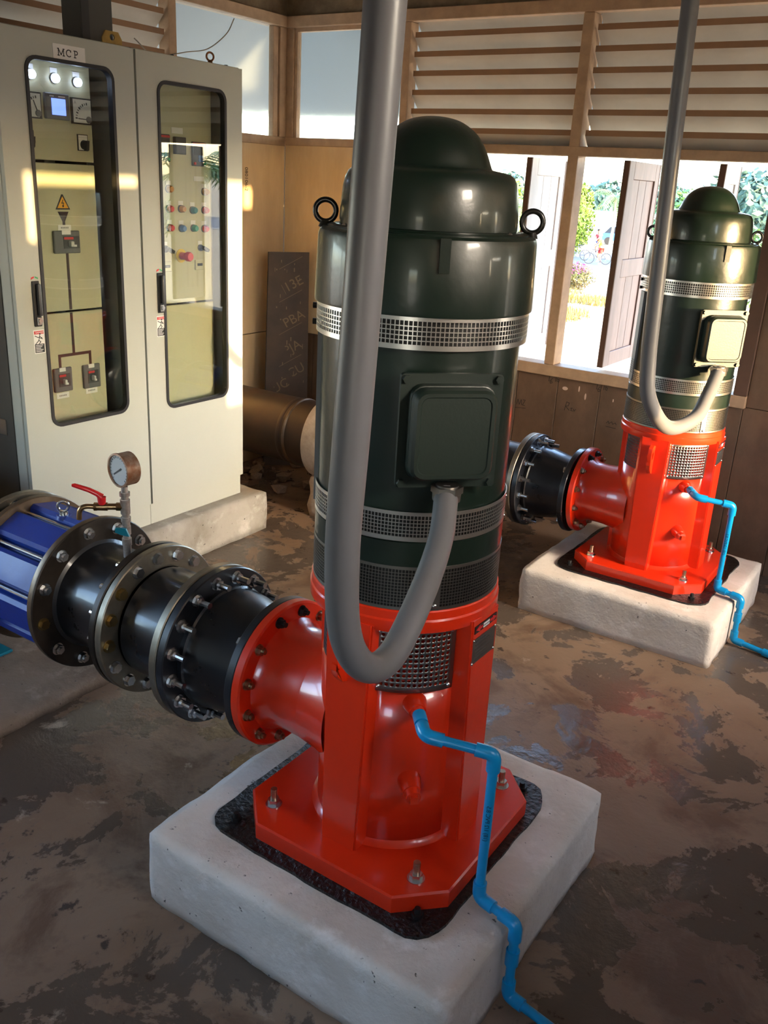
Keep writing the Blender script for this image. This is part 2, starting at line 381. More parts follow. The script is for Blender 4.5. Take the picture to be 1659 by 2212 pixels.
# eaves: sheet roof sloping down past the walls
rf = struct('roof_eaves')
def eave(a, b, c, d):
    n = (Vector(b)-Vector(a)).cross(Vector(d)-Vector(a)).normalized()*.02
    vs = [Vector(p) for p in (a, b, c, d)]; G().add(vs+[v+n for v in vs], [(0,1,2,3),(7,6,5,4),(0,4,5,1),(1,5,6,2),(2,6,7,3),(3,7,4,0)]).build('eave_sheet', 'roof_metal', rf, smooth=0)
eave((XW-1.1, YB+.12, 2.86), (XR+1.1, YB+.12, 2.86), (XR+1.1, YB+1.15, 2.17), (XW-1.1, YB+1.15, 2.17))
eave((XW-.12, YF-.5, 2.86), (XW-.12, YB+1.1, 2.86), (XW-1.15, YB+1.1, 2.17), (XW-1.15, YF-.5, 2.17))

def slat_data(L, axis):
    """louvre slat of length L; inner edge at local y=0, sloping down and outwards (+y); axis 'x' runs along x"""
    g = G(); pr = [(0, 0), (0, -.027), (.085, -.113), (.085, -.088)]
    g.prism(pr, lambda y, z: (0, y, z), lambda y, z: (L, y, z)); me = g.mesh('slat', 'slat', 0); me.materials.append(MATS['slat_edge'])
    for p in me.polygons:
        if p.normal.y < -.95: p.material_index = 1
    return me
SLATS = {}
def louvres(parent, axis, a0, a1):
    L = round(a1-a0, 3)
    if L not in SLATS: SLATS[L] = slat_data(L, 'x')
    o = wloc(parent)
    for z in SLZ:
        if axis == 'x': link('slat', SLATS[L], parent, Vector((a0, YB+.006, z))-o)
        else: link('slat', SLATS[L], parent, Vector((XW-.006, a0, z))-o, rot=(0, 0, R(90)))
def planks(parent, axis, a0, a1, z0, z1, mat, seam, wdt=.2425, name='plank'):
    k = math.floor((a0-seam)/wdt); o = wloc(parent)
    while seam+k*wdt < a1-.002:
        p0, p1 = max(a0, seam+k*wdt)+.0015, min(a1, seam+(k+1)*wdt)-.0015
        if p1-p0 > .01:
            if axis == 'x': G().rbox((p0, YB, z0), (p1, YB+.022, z1), .0015).build(name, mat, parent, world=True)
            else: G().rbox((XW-.022, p0, z0), (XW, p1, z1), .0015).build(name, mat, parent, world=True)
        k += 1

# ---- back wall
wb = struct('wall_back', (0, YB, 0))
def bpart(name, mat, x0, x1, z0, z1, y0, y1, r=.003): return G().rbox((x0, YB+y0, z0), (x1, YB+y1, z1), r).build(name, mat, wb, world=True)
bpart('backing', 'plank_gap', XW-.1, XR+.1, 0, .83, .024, .1)
planks(wb, 'x', XW, XR, 0, .825, 'plank_dark', -.779)
bpart('panel', 'plywood', XW, -1.87, .828, 1.945, .0, .03)
bpart('plaster_band', 'plaster', XW-.1, XR+.1, 2.632, ZC, -.01, .1)
bpart('rail', 'wood_trim', XW, XR, 2.575, 2.634, -.03, .06)
bpart('rail', 'wood_trim', XW, -1.885, 1.94, 1.985, -.012, .05)
bpart('rail', 'wood_trim', -1.885, XR, 1.935, 1.98, -.02, .07)
bpart('sill', 'wood_trim', -1.885, .2, .822, .882, -.025, .085)
bpart('post', 'wood_trim', XW, -2.668, 1.985, 2.575, -.008, .05)
bpart('post', 'wood_trim', -1.89, -1.848, .882, 2.575, -.02, .06)
bpart('post', 'wood_trim', -.868, -.812, .882, 2.575, -.018, .085)
bpart('post', 'shutter_edge', .135, .2, .882, 1.935, -.02, .08)
bpart('post', 'wood_trim', .2, .25, 1.98, 2.575, -.018, .07)
planks(wb, 'x', .2, XR, .828, 1.935, 'plank_dark', -.779)
bpart('backing', 'plank_gap', .2, XR, .83, 1.94, .024, .06)
wn = struct('window_1', (-2.27, YB, 1.985))
G().box((-2.668, YB+.02, 1.985), (-1.89, YB+.026, 2.575)).build('pane', 'frosted', wn, smooth=0, world=True)
for a in ((-2.668, -2.648), (-1.91, -1.89)): G().box((a[0], YB+.005, 1.985), (a[1], YB+.04, 2.575)).build('frame', 'wood_trim', wn, smooth=0, world=True)
G().box((-2.648, YB+.005, 2.555), (-1.91, YB+.04, 2.575)).build('frame', 'wood_trim', wn, smooth=0, world=True)
for k, (x0, x1) in enumerate(((-1.848, -.868), (-.812, .2), (.25, 1.2), (1.2, XR))):
    lw = struct('window_%d' % (k+3), ((x0+x1)/2, YB, 2.28)); louvres(lw, 'x', x0+.014, x1-.002)
# pencil scribbles on the planks
g = G()
def scr(x, z, lines, s=.05): strokes(g, lines, (x, YB-.0006, z), (s, 0, 0), (0, 0, s), .0028)
def sc2(lines, s): return [[(a*s, b*s) for a, b in ln] for ln in lines]
for x, z in ((-.81, .80), (-.535, .80)):
    scr(x, z, sc2([[(-.6, .5), (-.7, -.3)], [(-.1, .2), (-.5, -.2), (-.4, -.6), (-.1, -.5), (-.2, -.2), (-.45, -.3)], [(.5, .6), (.45, -.2)], [(.75, .6), (.7, -.1), (.95, -.2), (1.0, .2), (.75, .2)]], .035))
scr(-.70, .67, sc2([[(-.6, -.6), (-.4, .6), (0, .5), (-.1, .1), (-.5, 0), (.1, -.5)], [(.2, -.2), (.5, -.1), (.3, -.45), (.6, -.5)], [(.7, -.2), (.8, -.5), (1, -.2)]], .04))
scr(-.985, .645, sc2([[(-.5, -.3), (-.4, .3), (-.2, -.3), (0, .3), (.1, -.3)], [(.2, .3), (.5, .3), (.2, -.3), (.5, -.3)], [(-.7, -.7), (.6, -.6)]], .05))
scr(-.45, .62, sc2([[(-.6, 0), (-.4, .25), (-.3, 0), (0, .25), (.1, 0), (.4, .2), (.5, 0)], [(-.6, -.35), (.5, -.4)]], .05))
g.build('scribble', 'scribble', wb, smooth=0, world=True)
for x, z, a, b in ((-.735, .765, .016, .01), (-.655, .775, .004, .016), (-.615, .74, .005, .018), (-.46, .745, .003, .009), (-2.52, .56, .004, .03), (-2.53, .47, .004, .02)):
    me = G().cyl((x, YB+.001, z), (x, YB-.0012, z), 1, n=12).build('paint_chip', 'chip', wb, smooth=0).data
    for v in me.vertices:
        d = Vector(v.co)-Vector((x, 0, z)); v.co = (x+d.x*a, v.co.y-YB, z+d.z*b)

# ---- left wall
wl = struct('wall_left', (XW, 0, 0))
def lpart(name, mat, y0, y1, z0, z1, x0, x1, r=.003, par=None): return G().rbox((XW-x1, y0, z0), (XW-x0, y1, z1), r).build(name, mat, par or wl, world=True)
lpart('backing', 'plank_gap', YF-.1, YB+.1, 0, .83, .024, .1); lpart('backing', 'plank_gap', YF-.1, -2.6, .83, 1.95, .024, .1); lpart('backing', 'plank_gap', -.75, YB+.1, .83, 1.95, .024, .1)
lpart('sill', 'wood_trim', -2.6, -.75, .825, .88, -.02, .08); lpart('post', 'wood_trim', -1.7, -1.64, .88, 1.94, -.01, .06)
planks(wl, 'y', YF, YB, 0, .825, 'plywood', .4, 1.2, 'panel')
planks(wl, 'y', YF, -2.6, .83, 1.945, 'plywood', .4, 1.2, 'panel'); planks(wl, 'y', -.75, YB, .83, 1.945, 'plywood', .4, 1.2, 'panel')
lpart('plaster_band', 'plaster', YF-.1, YB+.1, 2.632, ZC, -.01, .1)
lpart('rail', 'wood_trim', YF, YB-.03, 2.575, 2.634, -.03, .06)
lpart('rail', 'wood_trim', YF, YB-.012, 1.935, 1.985, -.012, .05)
lpart('post', 'wood_trim', 2.70, YB-.008, 1.985, 2.575, -.012, .05)
lpart('post', 'wood_trim', 1.825, 1.875, 1.985, 2.575, -.018, .06)
lpart('post', 'wood_trim', .32, .38, 1.985, 2.575, -.018, .06)
wn2 = struct('window_2', (XW, 2.28, 1.985))
lpart('pane', 'frosted', 1.875, 2.70, 1.985, 2.575, .02, .026, .0005, wn2)
lpart('frame', 'wood_trim', 2.655, 2.70, 1.985, 2.575, .0, .04, .003, wn2)
lpart('frame', 'wood_trim', 1.875, 1.895, 1.985, 2.575, .0, .04, .003, wn2)
for k, (y0, y1) in enumerate(((.38, 1.825), (-1.2, .32), (YF, -1.2))):
    lw = struct('window_%d' % (k+7), (XW, (y0+y1)/2, 2.28)); louvres(lw, 'y', y0+.012, y1-.012)
text('stamp', '080106-2', .035, (XW+.0008, 2.42, 1.735), (0, 0, -1), (0, 1, 0), 'scribble', wl, .0003)

# ---- right wall: window in line with the low sun, unseen leaves added, their gaps shaped to throw sun strips
wr = struct('wall_right', (XR, 0, 0))
def rpart(name, mat, y0, y1, z0, z1, x0=0, x1=.06): return G().box((XR+x0, y0, z0), (XR+x1, y1, z1)).build(name, mat, wr, smooth=0, world=True)
rpart('panel', 'plank_dark', YF-.1, YB+.1, 0, .9)
rpart('rail', 'wood_trim', YF-.1, YB+.1, 1.94, 1.99); rpart('panel', 'wall_plain', YF-.1, YB+.1, 2.575, ZC)
wx = struct('window_10', (XR, 0, 2.28))
for y0 in (YF, YF+1.21, YF+2.42, YF+3.63, YF+4.84):
    if abs(y0-YF-2.42) < .01:
        g = G()
        rpart('panel', 'wall_plain', y0+.55, y0+1.21, 1.99, 2.575)
        for q in range(12): g.box((XR+.02, y0+.05*q, 1.99), (XR+.023, y0+.05*q+.003, 2.575))
        for q in range(12): g.box((XR+.017, y0, 1.99+.05*q), (XR+.02, y0+.56, 1.993+.05*q))
        g.build('wire_mesh', 'guard', wx, 0, world=True)
    else:
      for z in SLZ: link('slat', SLATS.setdefault(1.2, slat_data(1.2, 'x')), wx, Vector((XR+.006, y0+1.205, z))-wloc(wx), rot=(0, 0, R(-90)))
    if y0 > YF: rpart('post', 'wood_trim', y0-.012, y0+.012, 1.99, 2.575)
rpart('panel', 'plank_dark', 1.93, 2.13, .9, 1.94); rpart('panel', 'plank_dark', 2.13, 2.2, .9, 1.83); rpart('panel', 'plank_dark', 2.2, YB+.1, .9, 1.94)
rpart('sun_gap_leaf', 'shutter_edge', .66, 1.18, .9, 1.94)
rpart('sun_gap_leaf', 'shutter_edge', .24, .66, .9, 1.908)
rpart('sun_gap_leaf', 'shutter_edge', .168, .24, .9, 1.94)
rpart('sun_gap_leaf', 'shutter_edge', .08, .138, .9, 1.94)
rpart('sun_gap_leaf', 'shutter_edge', .138, .168, .9, 1.70)
rpart('panel', 'plank_dark', YF-.1, .08, .9, 1.94)
# ---- front wall behind the photographer, with a small opening added for cool fill light
wf = struct('wall_front', (0, YF, 0))
def fpart(name, mat, x0, x1, z0, z1): return G().box((x0, YF-.1, z0), (x1, YF, z1)).build(name, mat, wf, smooth=0, world=True)
fpart('panel', 'wall_plain', XW-.1, -2.2, 0, ZC); fpart('panel', 'wall_plain', -1.6, 1.0, 0, ZC); fpart('panel', 'wall_plain', 1.0, 1.7, 0, 1.0); fpart('panel', 'wall_plain', 1.0, 1.7, 1.9, ZC); fpart('panel', 'wall_plain', 1.7, XR+.1, 0, ZC); fpart('panel', 'wall_plain', -2.2, -1.6, 0, ZC)

# ---- swung-out shutter leaves of the back window
def shutter(x, y0, L, mat, label):
    t = thing('window_shutter', (x, YB+.03, .9), label, 'shutter', 'shutter leaves of the window'); th = .028
    def bx(name, y_, y2, z0, z1, m, a=0, b=th): return G().rbox((x+a, YB+y_, z0), (x+b, YB+y2, z1), .002).build(name, m, t, world=True)
    z0, z1 = .9, 1.925
    bx('hinge_edge', y0, y0+.012, z0, z1, 'shutter_edge', -.002, th+.001)  # edge coloured dark as the unlit side of the leaf
    bx('stile', y0+.012, y0+.085, z0, z1, mat); bx('stile', y0+L-.075, y0+L-.02, z0, z1, mat); bx('edge_strip', y0+L-.02, y0+L, z0, z1, 'shutter_edge')
    for a, b in ((z0, z0+.075), (1.36, 1.45), (z1-.085, z1)): bx('rail', y0+.085, y0+L-.075, a, b, mat)
    n = 3; wd = (L-.16)/n
    for a, b in ((z0+.075, 1.36), (1.45, z1-.085)):
        for k in range(n): bx('board', y0+.085+k*wd+.001, y0+.085+(k+1)*wd-.001, a, b, mat, .006, th-.008)
    return t
shutter(-1.112, .03, .46, 'shutter_white_lit', 'bright white window shutter leaf beside the dark green front motor')
shutter(-.585, .03, .49, 'shutter_pink_unlit', 'faded pinkish, shade-darkened window shutter leaf between the wooden post and the thin grey conduit')
shutter(-.122, .03, .30, 'shutter_white_lit', 'narrow white window shutter leaf behind the dome of the rear pump')
# thin loose cable on the wall above the cabinet
g = G(); g.tube(smoothpath([(XW+.01, 1.60, 2.36), (XW+.02, 1.72, 2.30), (XW+.02, 1.95, 2.345), (XW+.02, 2.10, 2.38), (XW+.02, 2.24, 2.47), (XW+.012, 2.31, 2.555)], 6), .003, 6)
g.build('loose_cable', 'wire', label='thin grey cable hanging across the pale window pane above the cabinet', cat='cable')

# ================================================================== CONCRETE BLOCKS
def rough_block(name, x0, x1, y0, y1, z0, z1, mat, rad=.02, amp=.006, step=.03, seed=0, parent=None, **tags):
    """cast block: box grid with rounded, slightly crumbled edges; bottom stays flat on the floor"""
    c = Vector(((x0+x1)/2, (y0+y1)/2, (z0+z1)/2)); h = Vector(((x1-x0)/2, (y1-y0)/2, (z1-z0)/2)); bm = bmesh.new()
    nx, ny, nz = [max(2, int(2*d/step)) for d in h]
    def face(o, a, b, na, nb):
        grid = [[bm.verts.new(o+a*(i/na)+b*(j/nb)) for j in range(nb+1)] for i in range(na+1)]
        for i in range(na):
            for j in range(nb): bm.faces.new((grid[i][j], grid[i+1][j], grid[i+1][j+1], grid[i][j+1]))
    X, Y, Z = Vector((2*h.x, 0, 0)), Vector((0, 2*h.y, 0)), Vector((0, 0, 2*h.z))
    face(-h, X, Y, nx, ny); face(-h+Z, X, Y, nx, ny); face(-h, X, Z, nx, nz); face(-h+Y, X, Z, nx, nz); face(-h, Y, Z, ny, nz); face(-h+X, Y, Z, ny, nz)
    bmesh.ops.remove_doubles(bm, verts=bm.verts, dist=1e-5)
    for v in bm.verts:
        p = v.co.copy(); q = Vector([max(-h[i]+rad, min(h[i]-rad, p[i])) for i in range(3)]); d = p-q
        if p.z < -h.z+.001: d.z = 0; q.z = p.z
        if d.length > 1e-6: p = q+d.normalized()*min(rad, d.length if d.length < rad else rad)
        w_ = p+c; nse = noise.noise(w_*9+Vector((seed, 0, 0)))+.5*noise.noise(w_*26+Vector((0, seed, 0)))
        edge = sum(1 for i in range(3) if abs(p[i]) > h[i]-rad*1.3)
        dn = (p-q).normalized() if (p-q).length > 1e-6 else Vector((0, 0, 1))
        p += dn*nse*amp*(1.8 if edge >= 2 else .5)
        if v.co.z < -h.z+.001: p.z = -h.z
        v.co = p
    bmesh.ops.recalc_face_normals(bm, faces=bm.faces)
    me = bpy.data.meshes.new(name); bm.to_mesh(me); bm.free(); me.shade_smooth(); me.materials.append(MATS[mat])
    o = bpy.data.objects.new(name, me); COL.objects.link(o)
    if parent is not None: o.parent = parent; c = c-wloc(parent)
    o.location = c; return tag(o, **tags)
def plinth(cx, cy, x0, x1, y0, y1, h, seed, label):
    t = thing('concrete_plinth', ((x0+x1)/2, (y0+y1)/2, 0), label, 'plinth', 'pump plinths')
    rough_block('block', x0, x1, y0, y1, 0, h, 'concrete_white', .013, .0035, .025, seed, t)
    g = G(); k = .335; c_ = .07
    def oc(k, c_): return [(-k, -k+c_), (-k+c_, -k), (k-c_, -k), (k, -k+c_), (k, k-c_), (k-c_, k), (-k+c_, k), (-k, k-c_)]
    def fine(poly):
        out = []
        for a, b in zip(poly, poly[1:]+poly[:1]):
            n = max(1, int(math.dist(a, b)/.03))
            for i in range(n):
                x, y = a[0]+(b[0]-a[0])*i/n, a[1]+(b[1]-a[1])*i/n; f = 1+.02*noise.noise(Vector((x*14+seed, y*14, 0))); out.append((cx+x*f, cy+y*f))
        return out
    g.prism(fine(roundrect(-k, k, -k, k, .085, 5)), lambda x, y: (x, y, h-.012), lambda x, y: (x, y, h+.008))
    g.build('bitumen_layer', 'bitumen', t, smooth=0, world=True)
    for dx, dy in ((.27, -.27), (.26, .29), (-.27, -.28)):
        g = G(); g.cyl((cx+dx, cy+dy, h+.006), (cx+dx, cy+dy, h+.03), .009, .007, 10); g.hexn((cx+dx, cy+dy, h+.007), (0, 0, 1), .014, .01); g.build('levelling_stud', 'black_rub', t, world=True)
    return t
A1 = Vector((.078, -.113, .209)); A2 = Vector((.060, 2.054, .197))
plinth(.062, -.11, -.364, .508, -.553, .328, .209, 0, 'white concrete plinth in the foreground under the front red and green pump')
plinth(.058, 2.054, -.372, .478, 1.61, 2.43, .197, 9, 'white concrete plinth further back under the rear pump')
rough_block('concrete_pad', -2.62, -1.847, .12, 1.612, 0, .205, 'concrete_grey', .012, .004, .04, 3, label='long grey concrete pad under the cream control cabinets', cat='pad')
rough_block('concrete_slab', -2.3, -1.262, -1.6, .20, 0, .05, 'concrete_dirty', .012, .006, .04, 5, label='low stained concrete slab under the blue valve', cat='slab')

# ================================================================== PUMP (built once, copied)
def lattice(rad, z0, z1, cols, rows, bar, rimlo, rimhi, a0=0., a1=360., cell=None):
    """sheet of square holes wrapped on a cylinder"""
    g = G(); da = R(a1-a0)/cols; ba = bar/rad; A = []
    for i in range(cols):
        A += [R(a0)+i*da, R(a0)+i*da+ba]
    closed = abs(a1-a0-360) < .01
    if not closed: A += [R(a1)-ba*.01, R(a1)]
    dz = (z1-z0-rimlo-rimhi)/rows; Z = [z0, z0+rimlo]
    for j in range(rows): Z += [z0+rimlo+(j+1)*dz-bar*(1 if j < rows-1 else 0), z0+rimlo+(j+1)*dz]
    Z[-1] = z1; Z2 = sorted(set(round(z, 5) for z in Z)); n = len(A)
    vs = [(rad*math.cos(a), rad*math.sin(a), z) for z in Z2 for a in A]; fs = []
    solid = [True]+[j % 2 == 1 for j in range(len(Z2)-2)]
    # rows alternate hole, bar
    zs = [(Z2[j], Z2[j+1]) for j in range(len(Z2)-1)]
    for j, (za, zb) in enumerate(zs):
        hole = (j % 2 == 1) and j < len(zs)
        if j == len(zs)-1: hole = False
        for i in range(n if closed else n-1):
            if hole and i % 2 == 1: continue
            k = (i+1) % n; fs.append((j*n+i, j*n+k, (j+1)*n+k, (j+1)*n+i))
    g.add(vs, fs); return g
def solidify(o, t): m = o.modifiers.new('thick', 'SOLIDIFY'); m.thickness = t; m.offset = 1; return o

def make_pump(loc, label):
    t = thing('vertical_pump', loc, label, 'pump', 'vertical turbine pumps')
    # --- base plate
    k, c_ = .297, .095; ocp = [(-k, -k+c_), (-k+c_, -k), (k-c_, -k), (k, -k+c_), (k, k-c_), (k-c_, k), (-k+c_, k), (-k, k-c_)]
    g = G(); n = 8; e = .004
    sh = lambda p, d: (p[0]*(1-d/k), p[1]*(1-d/k))
    lay = [[(x, y, .008) for x, y in ocp], [(x, y, .053-e) for x, y in ocp], [(*sh(p, e), .053) for p in ocp]]
    vs = sum(lay, []); fs = [tuple(range(n))[::-1], tuple(range(2*n, 3*n))]
    for a in range(2): fs += [(a*n+i, a*n+(i+1) % n, (a+1)*n+(i+1) % n, (a+1)*n+i) for i in range(n)]
    g.add(vs, fs).build('base_plate', 'red', t, 20)
    # --- column with four window openings
    g = G(); seg = 96; rad = .19; zl = [.05, .2, .35, .49, .638, .655]; wins = [(-45, 25), (-135, 20), (45, 24), (135, 20)]
    vs = [(rad*math.cos(2*math.pi*i/seg), rad*math.sin(2*math.pi*i/seg), z) for z in zl for i in range(seg)]; fs = []
    for j in range(len(zl)-1):
        for i in range(seg):
            a = (360*(i+.5)/seg+180) % 360-180
            if j == 3 and any(abs(a-c) < h for c, h in wins): continue
            i2 = (i+1) % seg; fs.append((j*seg+i, j*seg+i2, (j+1)*seg+i2, (j+1)*seg+i))
    solidify(g.add(vs, fs).build('column', 'red', t), -.012)
    # weld fillet round the foot of the column
    G().lathe([(.19, .066), (.196, .058), (.206, .052)], 96).build('weld_bead', 'red', t)
    G().lathe([(.0, .05), (.03, .05), (.03, .66), (.0, .66)], 20).build('shaft', 'steel', t)
    G().lathe([(.11, .05), (.11, .46), (.07, .50), (.07, .56), (.0, .56)], 32).build('stuffing_box', 'red', t)
    # --- four flat box ribs
    for az in (0, 90, -90, 180):
        g = G(); c, s_ = math.cos(R(az)), math.sin(R(az))
        f = lambda r, w_, z: (r*c-w_*s_, r*s_+w_*c, z)
        wb_, wt, r0, r1 = .05, .062, .12, .2225
        rb = r1+.008
        vs = [f(r0, -wb_, .05), f(rb, -wb_, .05), f(rb, wb_, .05), f(r0, wb_, .05), f(r0, -wt, .655), f(r1, -wt, .655), f(r1, wt, .655), f(r0, wt, .655)]
        if az == 180: vs = [f(r0, -wb_, .05), f(.2, -wb_, .05), f(.2, wb_, .05), f(r0, wb_, .05), f(r0, -wt, .655), f(.2, -wt, .655), f(.2, wt, .655), f(r0, wt, .655)]
        g.add(vs, [(3,2,1,0),(4,5,6,7),(0,1,5,4),(1,2,6,5),(2,3,7,6),(3,0,4,7)])
        bm = bmesh.new(); me = g.mesh('rib', 'red', 0); bm.from_mesh(me)
        bmesh.ops.bevel(bm, geom=[e_ for e_ in bm.edges if abs((e_.verts[0].co-e_.verts[1].co).z) > .3], offset=.004, segments=2, affect='EDGES'); bm.to_mesh(me); bm.free()
        me.shade_smooth(); me.set_sharp_from_angle(angle=R(35)); link('rib', me, t)
        # foot weld line
    G().lathe([(.185, .645), (.222, .645), (.2235, .648), (.2235, .672), (.2205, .676), (.2205, .694), (.218, .697), (.19, .697)], 96).build('top_ring', 'red', t)
    # --- discharge nozzle and flange
    NZ = .287
    G().lathe([(.17, -.105), (.162, -.13), (.152, -.165), (.146, -.205)], 64, (0, 0, NZ), 'x').build('nozzle_fillet', 'red', t)
    G().lathe([(.146, -.05), (.146, -.20), (.142, -.23), (.140, -.27), (.142, -.315), (.150, -.335), (.158, -.346)], 64, (0, 0, NZ), 'x').build('discharge_nozzle', 'red', t)
    fl = G().lathe([(.135, -.346), (.199, -.346), (.205, -.350), (.205, -.371), (.135, -.371)], 72, (0, 0, NZ), 'x').build('discharge_flange', 'red', t)
    for i in range(12):
        a = 2*math.pi*(i+.5)/12
        link('nut', B_DARK if i in (2, 3) else B_RUST, fl, (-.346, .178*math.cos(a), NZ+.178*math.sin(a)), (a, 0, 0))
    # --- guards on the windows
    def perf(az0, az1, z0, z1, rad, nc, nr, frac=.68):
        g = G(); ca, cz = R(az1-az0)/nc, (z1-z0)/nr; m = 8
        for i in range(nc):
            for j in range(nr):
                edge = i in (0, nc-1) or j in (0, nr-1); a0, zc0 = R(az0)+i*ca, z0+j*cz
                P = lambda u, v_: (rad*math.cos(a0+u*ca), rad*math.sin(a0+u*ca), zc0+v_*cz)
                if edge: g.add([P(0, 0), P(1, 0), P(1, 1), P(0, 1)], [(0, 1, 2, 3)]); continue
                out = [(1, .5), (1, 1), (.5, 1), (0, 1), (0, .5), (0, 0), (.5, 0), (1, 0)]
                ins = [(.5+frac/2*math.cos(math.pi*q/4), .5+frac/2*math.sin(math.pi*q/4)) for q in range(8)]
                g.add([P(*p) for p in out]+[P(*p) for p in ins], [(q, (q+1) % 8, 8+(q+1) % 8, 8+q) for q in range(8)])
        return g
    for az0, az1, az in ((-75, -21, -48), (21, 70, 45)):
        o = perf(az0, az1, .484, .645, .2, 15, 13).build('perforated_guard', 'guard', t); solidify(o, .0015)
        for a in (az0+3, az1-3):
            for z in (.494, .634): link('screw', S_ZINC, o, (.2015*math.cos(R(a)), .2015*math.sin(R(a)), z), (0, R(90), R(a)))
    for c in (-135, 135):
        solidify(lattice(.186, .48, .648, 26, 12, .002, .004, .004, c-21, c+21).build('mesh_guard', 'dark_grey', t, 0), .001)
    # --- nipple, plug, lifting lug, plates
    dn = Vector((math.cos(R(-46)), math.sin(R(-46)), 0))
    g = G(); g.cyl(dn*.18+Vector((0, 0, .451)), dn*.222+Vector((0, 0, .449)), .030, .020, 24); g.cyl(dn*.222+Vector((0, 0, .449)), dn*.24+Vector((0, 0, .448)), .016, .015, 20); g.build('drain_nipple', 'red', t)
    g = G(); g.cyl(dn*.175+Vector((0, 0, .243)), dn*.228+Vector((0, 0, .235)), .030, .022, 24); g.cyl(dn*.228+Vector((0, 0, .235)), dn*.246+Vector((0, 0, .232)), .019, .018, 20)
    g.obox(dn*.248+Vector((0, 0, .232)), dn*.008, dn.cross(Vector((0, 0, 1)))*.009, Vector((0, 0, .009))); g.build('drain_plug', 'red', t)
    lug = [(-.222, .50), (-.243, .508), (-.262, .53), (-.268, .56), (-.262, .60), (-.248, .625), (-.232, .635), (-.222, .635)]
    hole = [(-.245+.012*math.cos(R(a)), .585+.02*math.sin(R(a))) for a in range(0, 360, 45)]
    lug2 = [(-.2235+.0, .545), (-.243, .535), (-.262, .55), (-.268, .585), (-.262, .62), (-.243, .632), (-.2235, .625), (-.2225, .585)]
    g = G(); g.prism(lug[:4]+[(-.268, .545), (-.222, .545)], lambda y, z: (-.012, y, z), lambda y, z: (.004, y, z))
    order = [(-.268, .585), (-.262, .62), (-.243, .632), (-.2235, .625), (-.2225, .585), (-.2235, .545), (-.243, .535), (-.262, .55)]
    hl = [(-.246+.010*math.cos(R(180-a)), .585+.018*math.sin(R(180-a))) for a in range(0, 360, 45)]
    g.ring(order, hl, lambda y, z: (-.012, y, z), lambda y, z: (.004, y, z)); g.build('lifting_lug', 'red', t)
    X = .2245
    st = G().box((X-.002, -.053, .622), (X, .05, .64)).build('rotation_plate', 'black_plastic', t, smooth=0, label='small black plate with red rotation arrows')
    g = G()
    for s_ in (-1, 1):
        a = [(s_*.048, .631), (s_*.03, .639), (s_*.03, .634), (s_*.018, .634), (s_*.018, .628), (s_*.03, .628), (s_*.03, .623)]
        if s_ < 0: a = a[::-1]
        g.prism(a, lambda y, z: (X, y, z), lambda y, z: (X+.0008, y, z))
    g.build('arrow', 'sticker_red', st, smooth=0)
    for z in (.627, .634): G().box((X, -.014, z-.0022), (X+.0009, .014, z+.0022)).build('legend', 'label', st, smooth=0)
    npl = G().box((X-.002, -.056, .545), (X, .05, .608)).build('nameplate', 'guard', t, smooth=0)
    g = G()
    for q in range(5): g.box((X, -.045, .555+q*.009), (X+.0004, -.045+.05+.03*random.random(), .5565+q*.009))
    g.box((X, -.045, .598), (X+.0004, .0, .602)); g.build('plate_text', 'dark_grey', npl, smooth=0)
    for y in (-.054, .048):
        for z in (.547, .606): link('rivet', S_SMALL, npl, (X, y, z), (0, R(90), 0))
    # --- anchor bolts
    ab = G(); ab.cyl((0, 0, 0), (0, 0, .003), .021, n=20); ab.hexn((0, 0, .003), (0, 0, 1), .0155, .014); abm = ab.mesh('anchor_nut', 'zinc', 25)
    sb = G().cyl((0, 0, .016), (0, 0, .047), .0085, n=12).mesh('anchor_stud', 'rusty_bolt', 30)
    for sx in (-1, 1):
        for sy in (-1, 1):
            a = link('anchor_nut', abm, t, (sx*.2145, sy*.2145, .053)); link('anchor_stud', sb, a)
    # --- motor body and mesh bands
    G().lathe([(.0, .698), (.2125, .698), (.2125, 1.262), (.18, 1.262)], 96).build('motor_body', 'green', t)
    G().lathe([(.2135, .70), (.2135, .80)], 96).build('vent_shade_band', 'black_rub', t); G().lathe([(.2132, .858), (.2132, .921)], 96).build('vent_shade_band', 'black_rub', t)  # black bands standing for the shade inside the vents
    G().lathe([(.2165, .797), (.2165, .853), (.2135, .855)], 96).build('motor_belt', 'green', t)
    m3 = lattice(.2165, .698, .799, 190, 12, .0014, .007, .007).build('mesh_band', 'guard', t, 0); solidify(m3, .0012)
    m2 = lattice(.2165, .857, .922, 180, 6, .0016, .010, .008).build('mesh_band', 'steel_mesh', t, 0); solidify(m2, .0012)
    G().lathe([(.16, 1.258), (.212, 1.258), (.2155, 1.262), (.2155, 1.31)], 96).build('vent_shade_band', 'black_rub', t)  # black band for the shade behind the upper mesh
    m1 = lattice(.2235, 1.256, 1.322, 160, 5, .0019, .010, .011).build('mesh_band', 'steel_mesh', t, 0); solidify(m1, .0015)
    pl = G().obox((.2185*math.cos(R(-41)), .2185*math.sin(R(-41)), .7485), Vector((-math.sin(R(-41)), math.cos(R(-41)), 0))*.011, Vector((math.cos(R(-41)), math.sin(R(-41)), 0))*.0015, (0, 0, .05)).build('joint_strip', 'guard', m3, 0)
    for z in (.709, .788): link('screw', S_ZINC, pl, (.2195*math.cos(R(-41)), .2195*math.sin(R(-41)), z), (0, R(90), R(-41)))
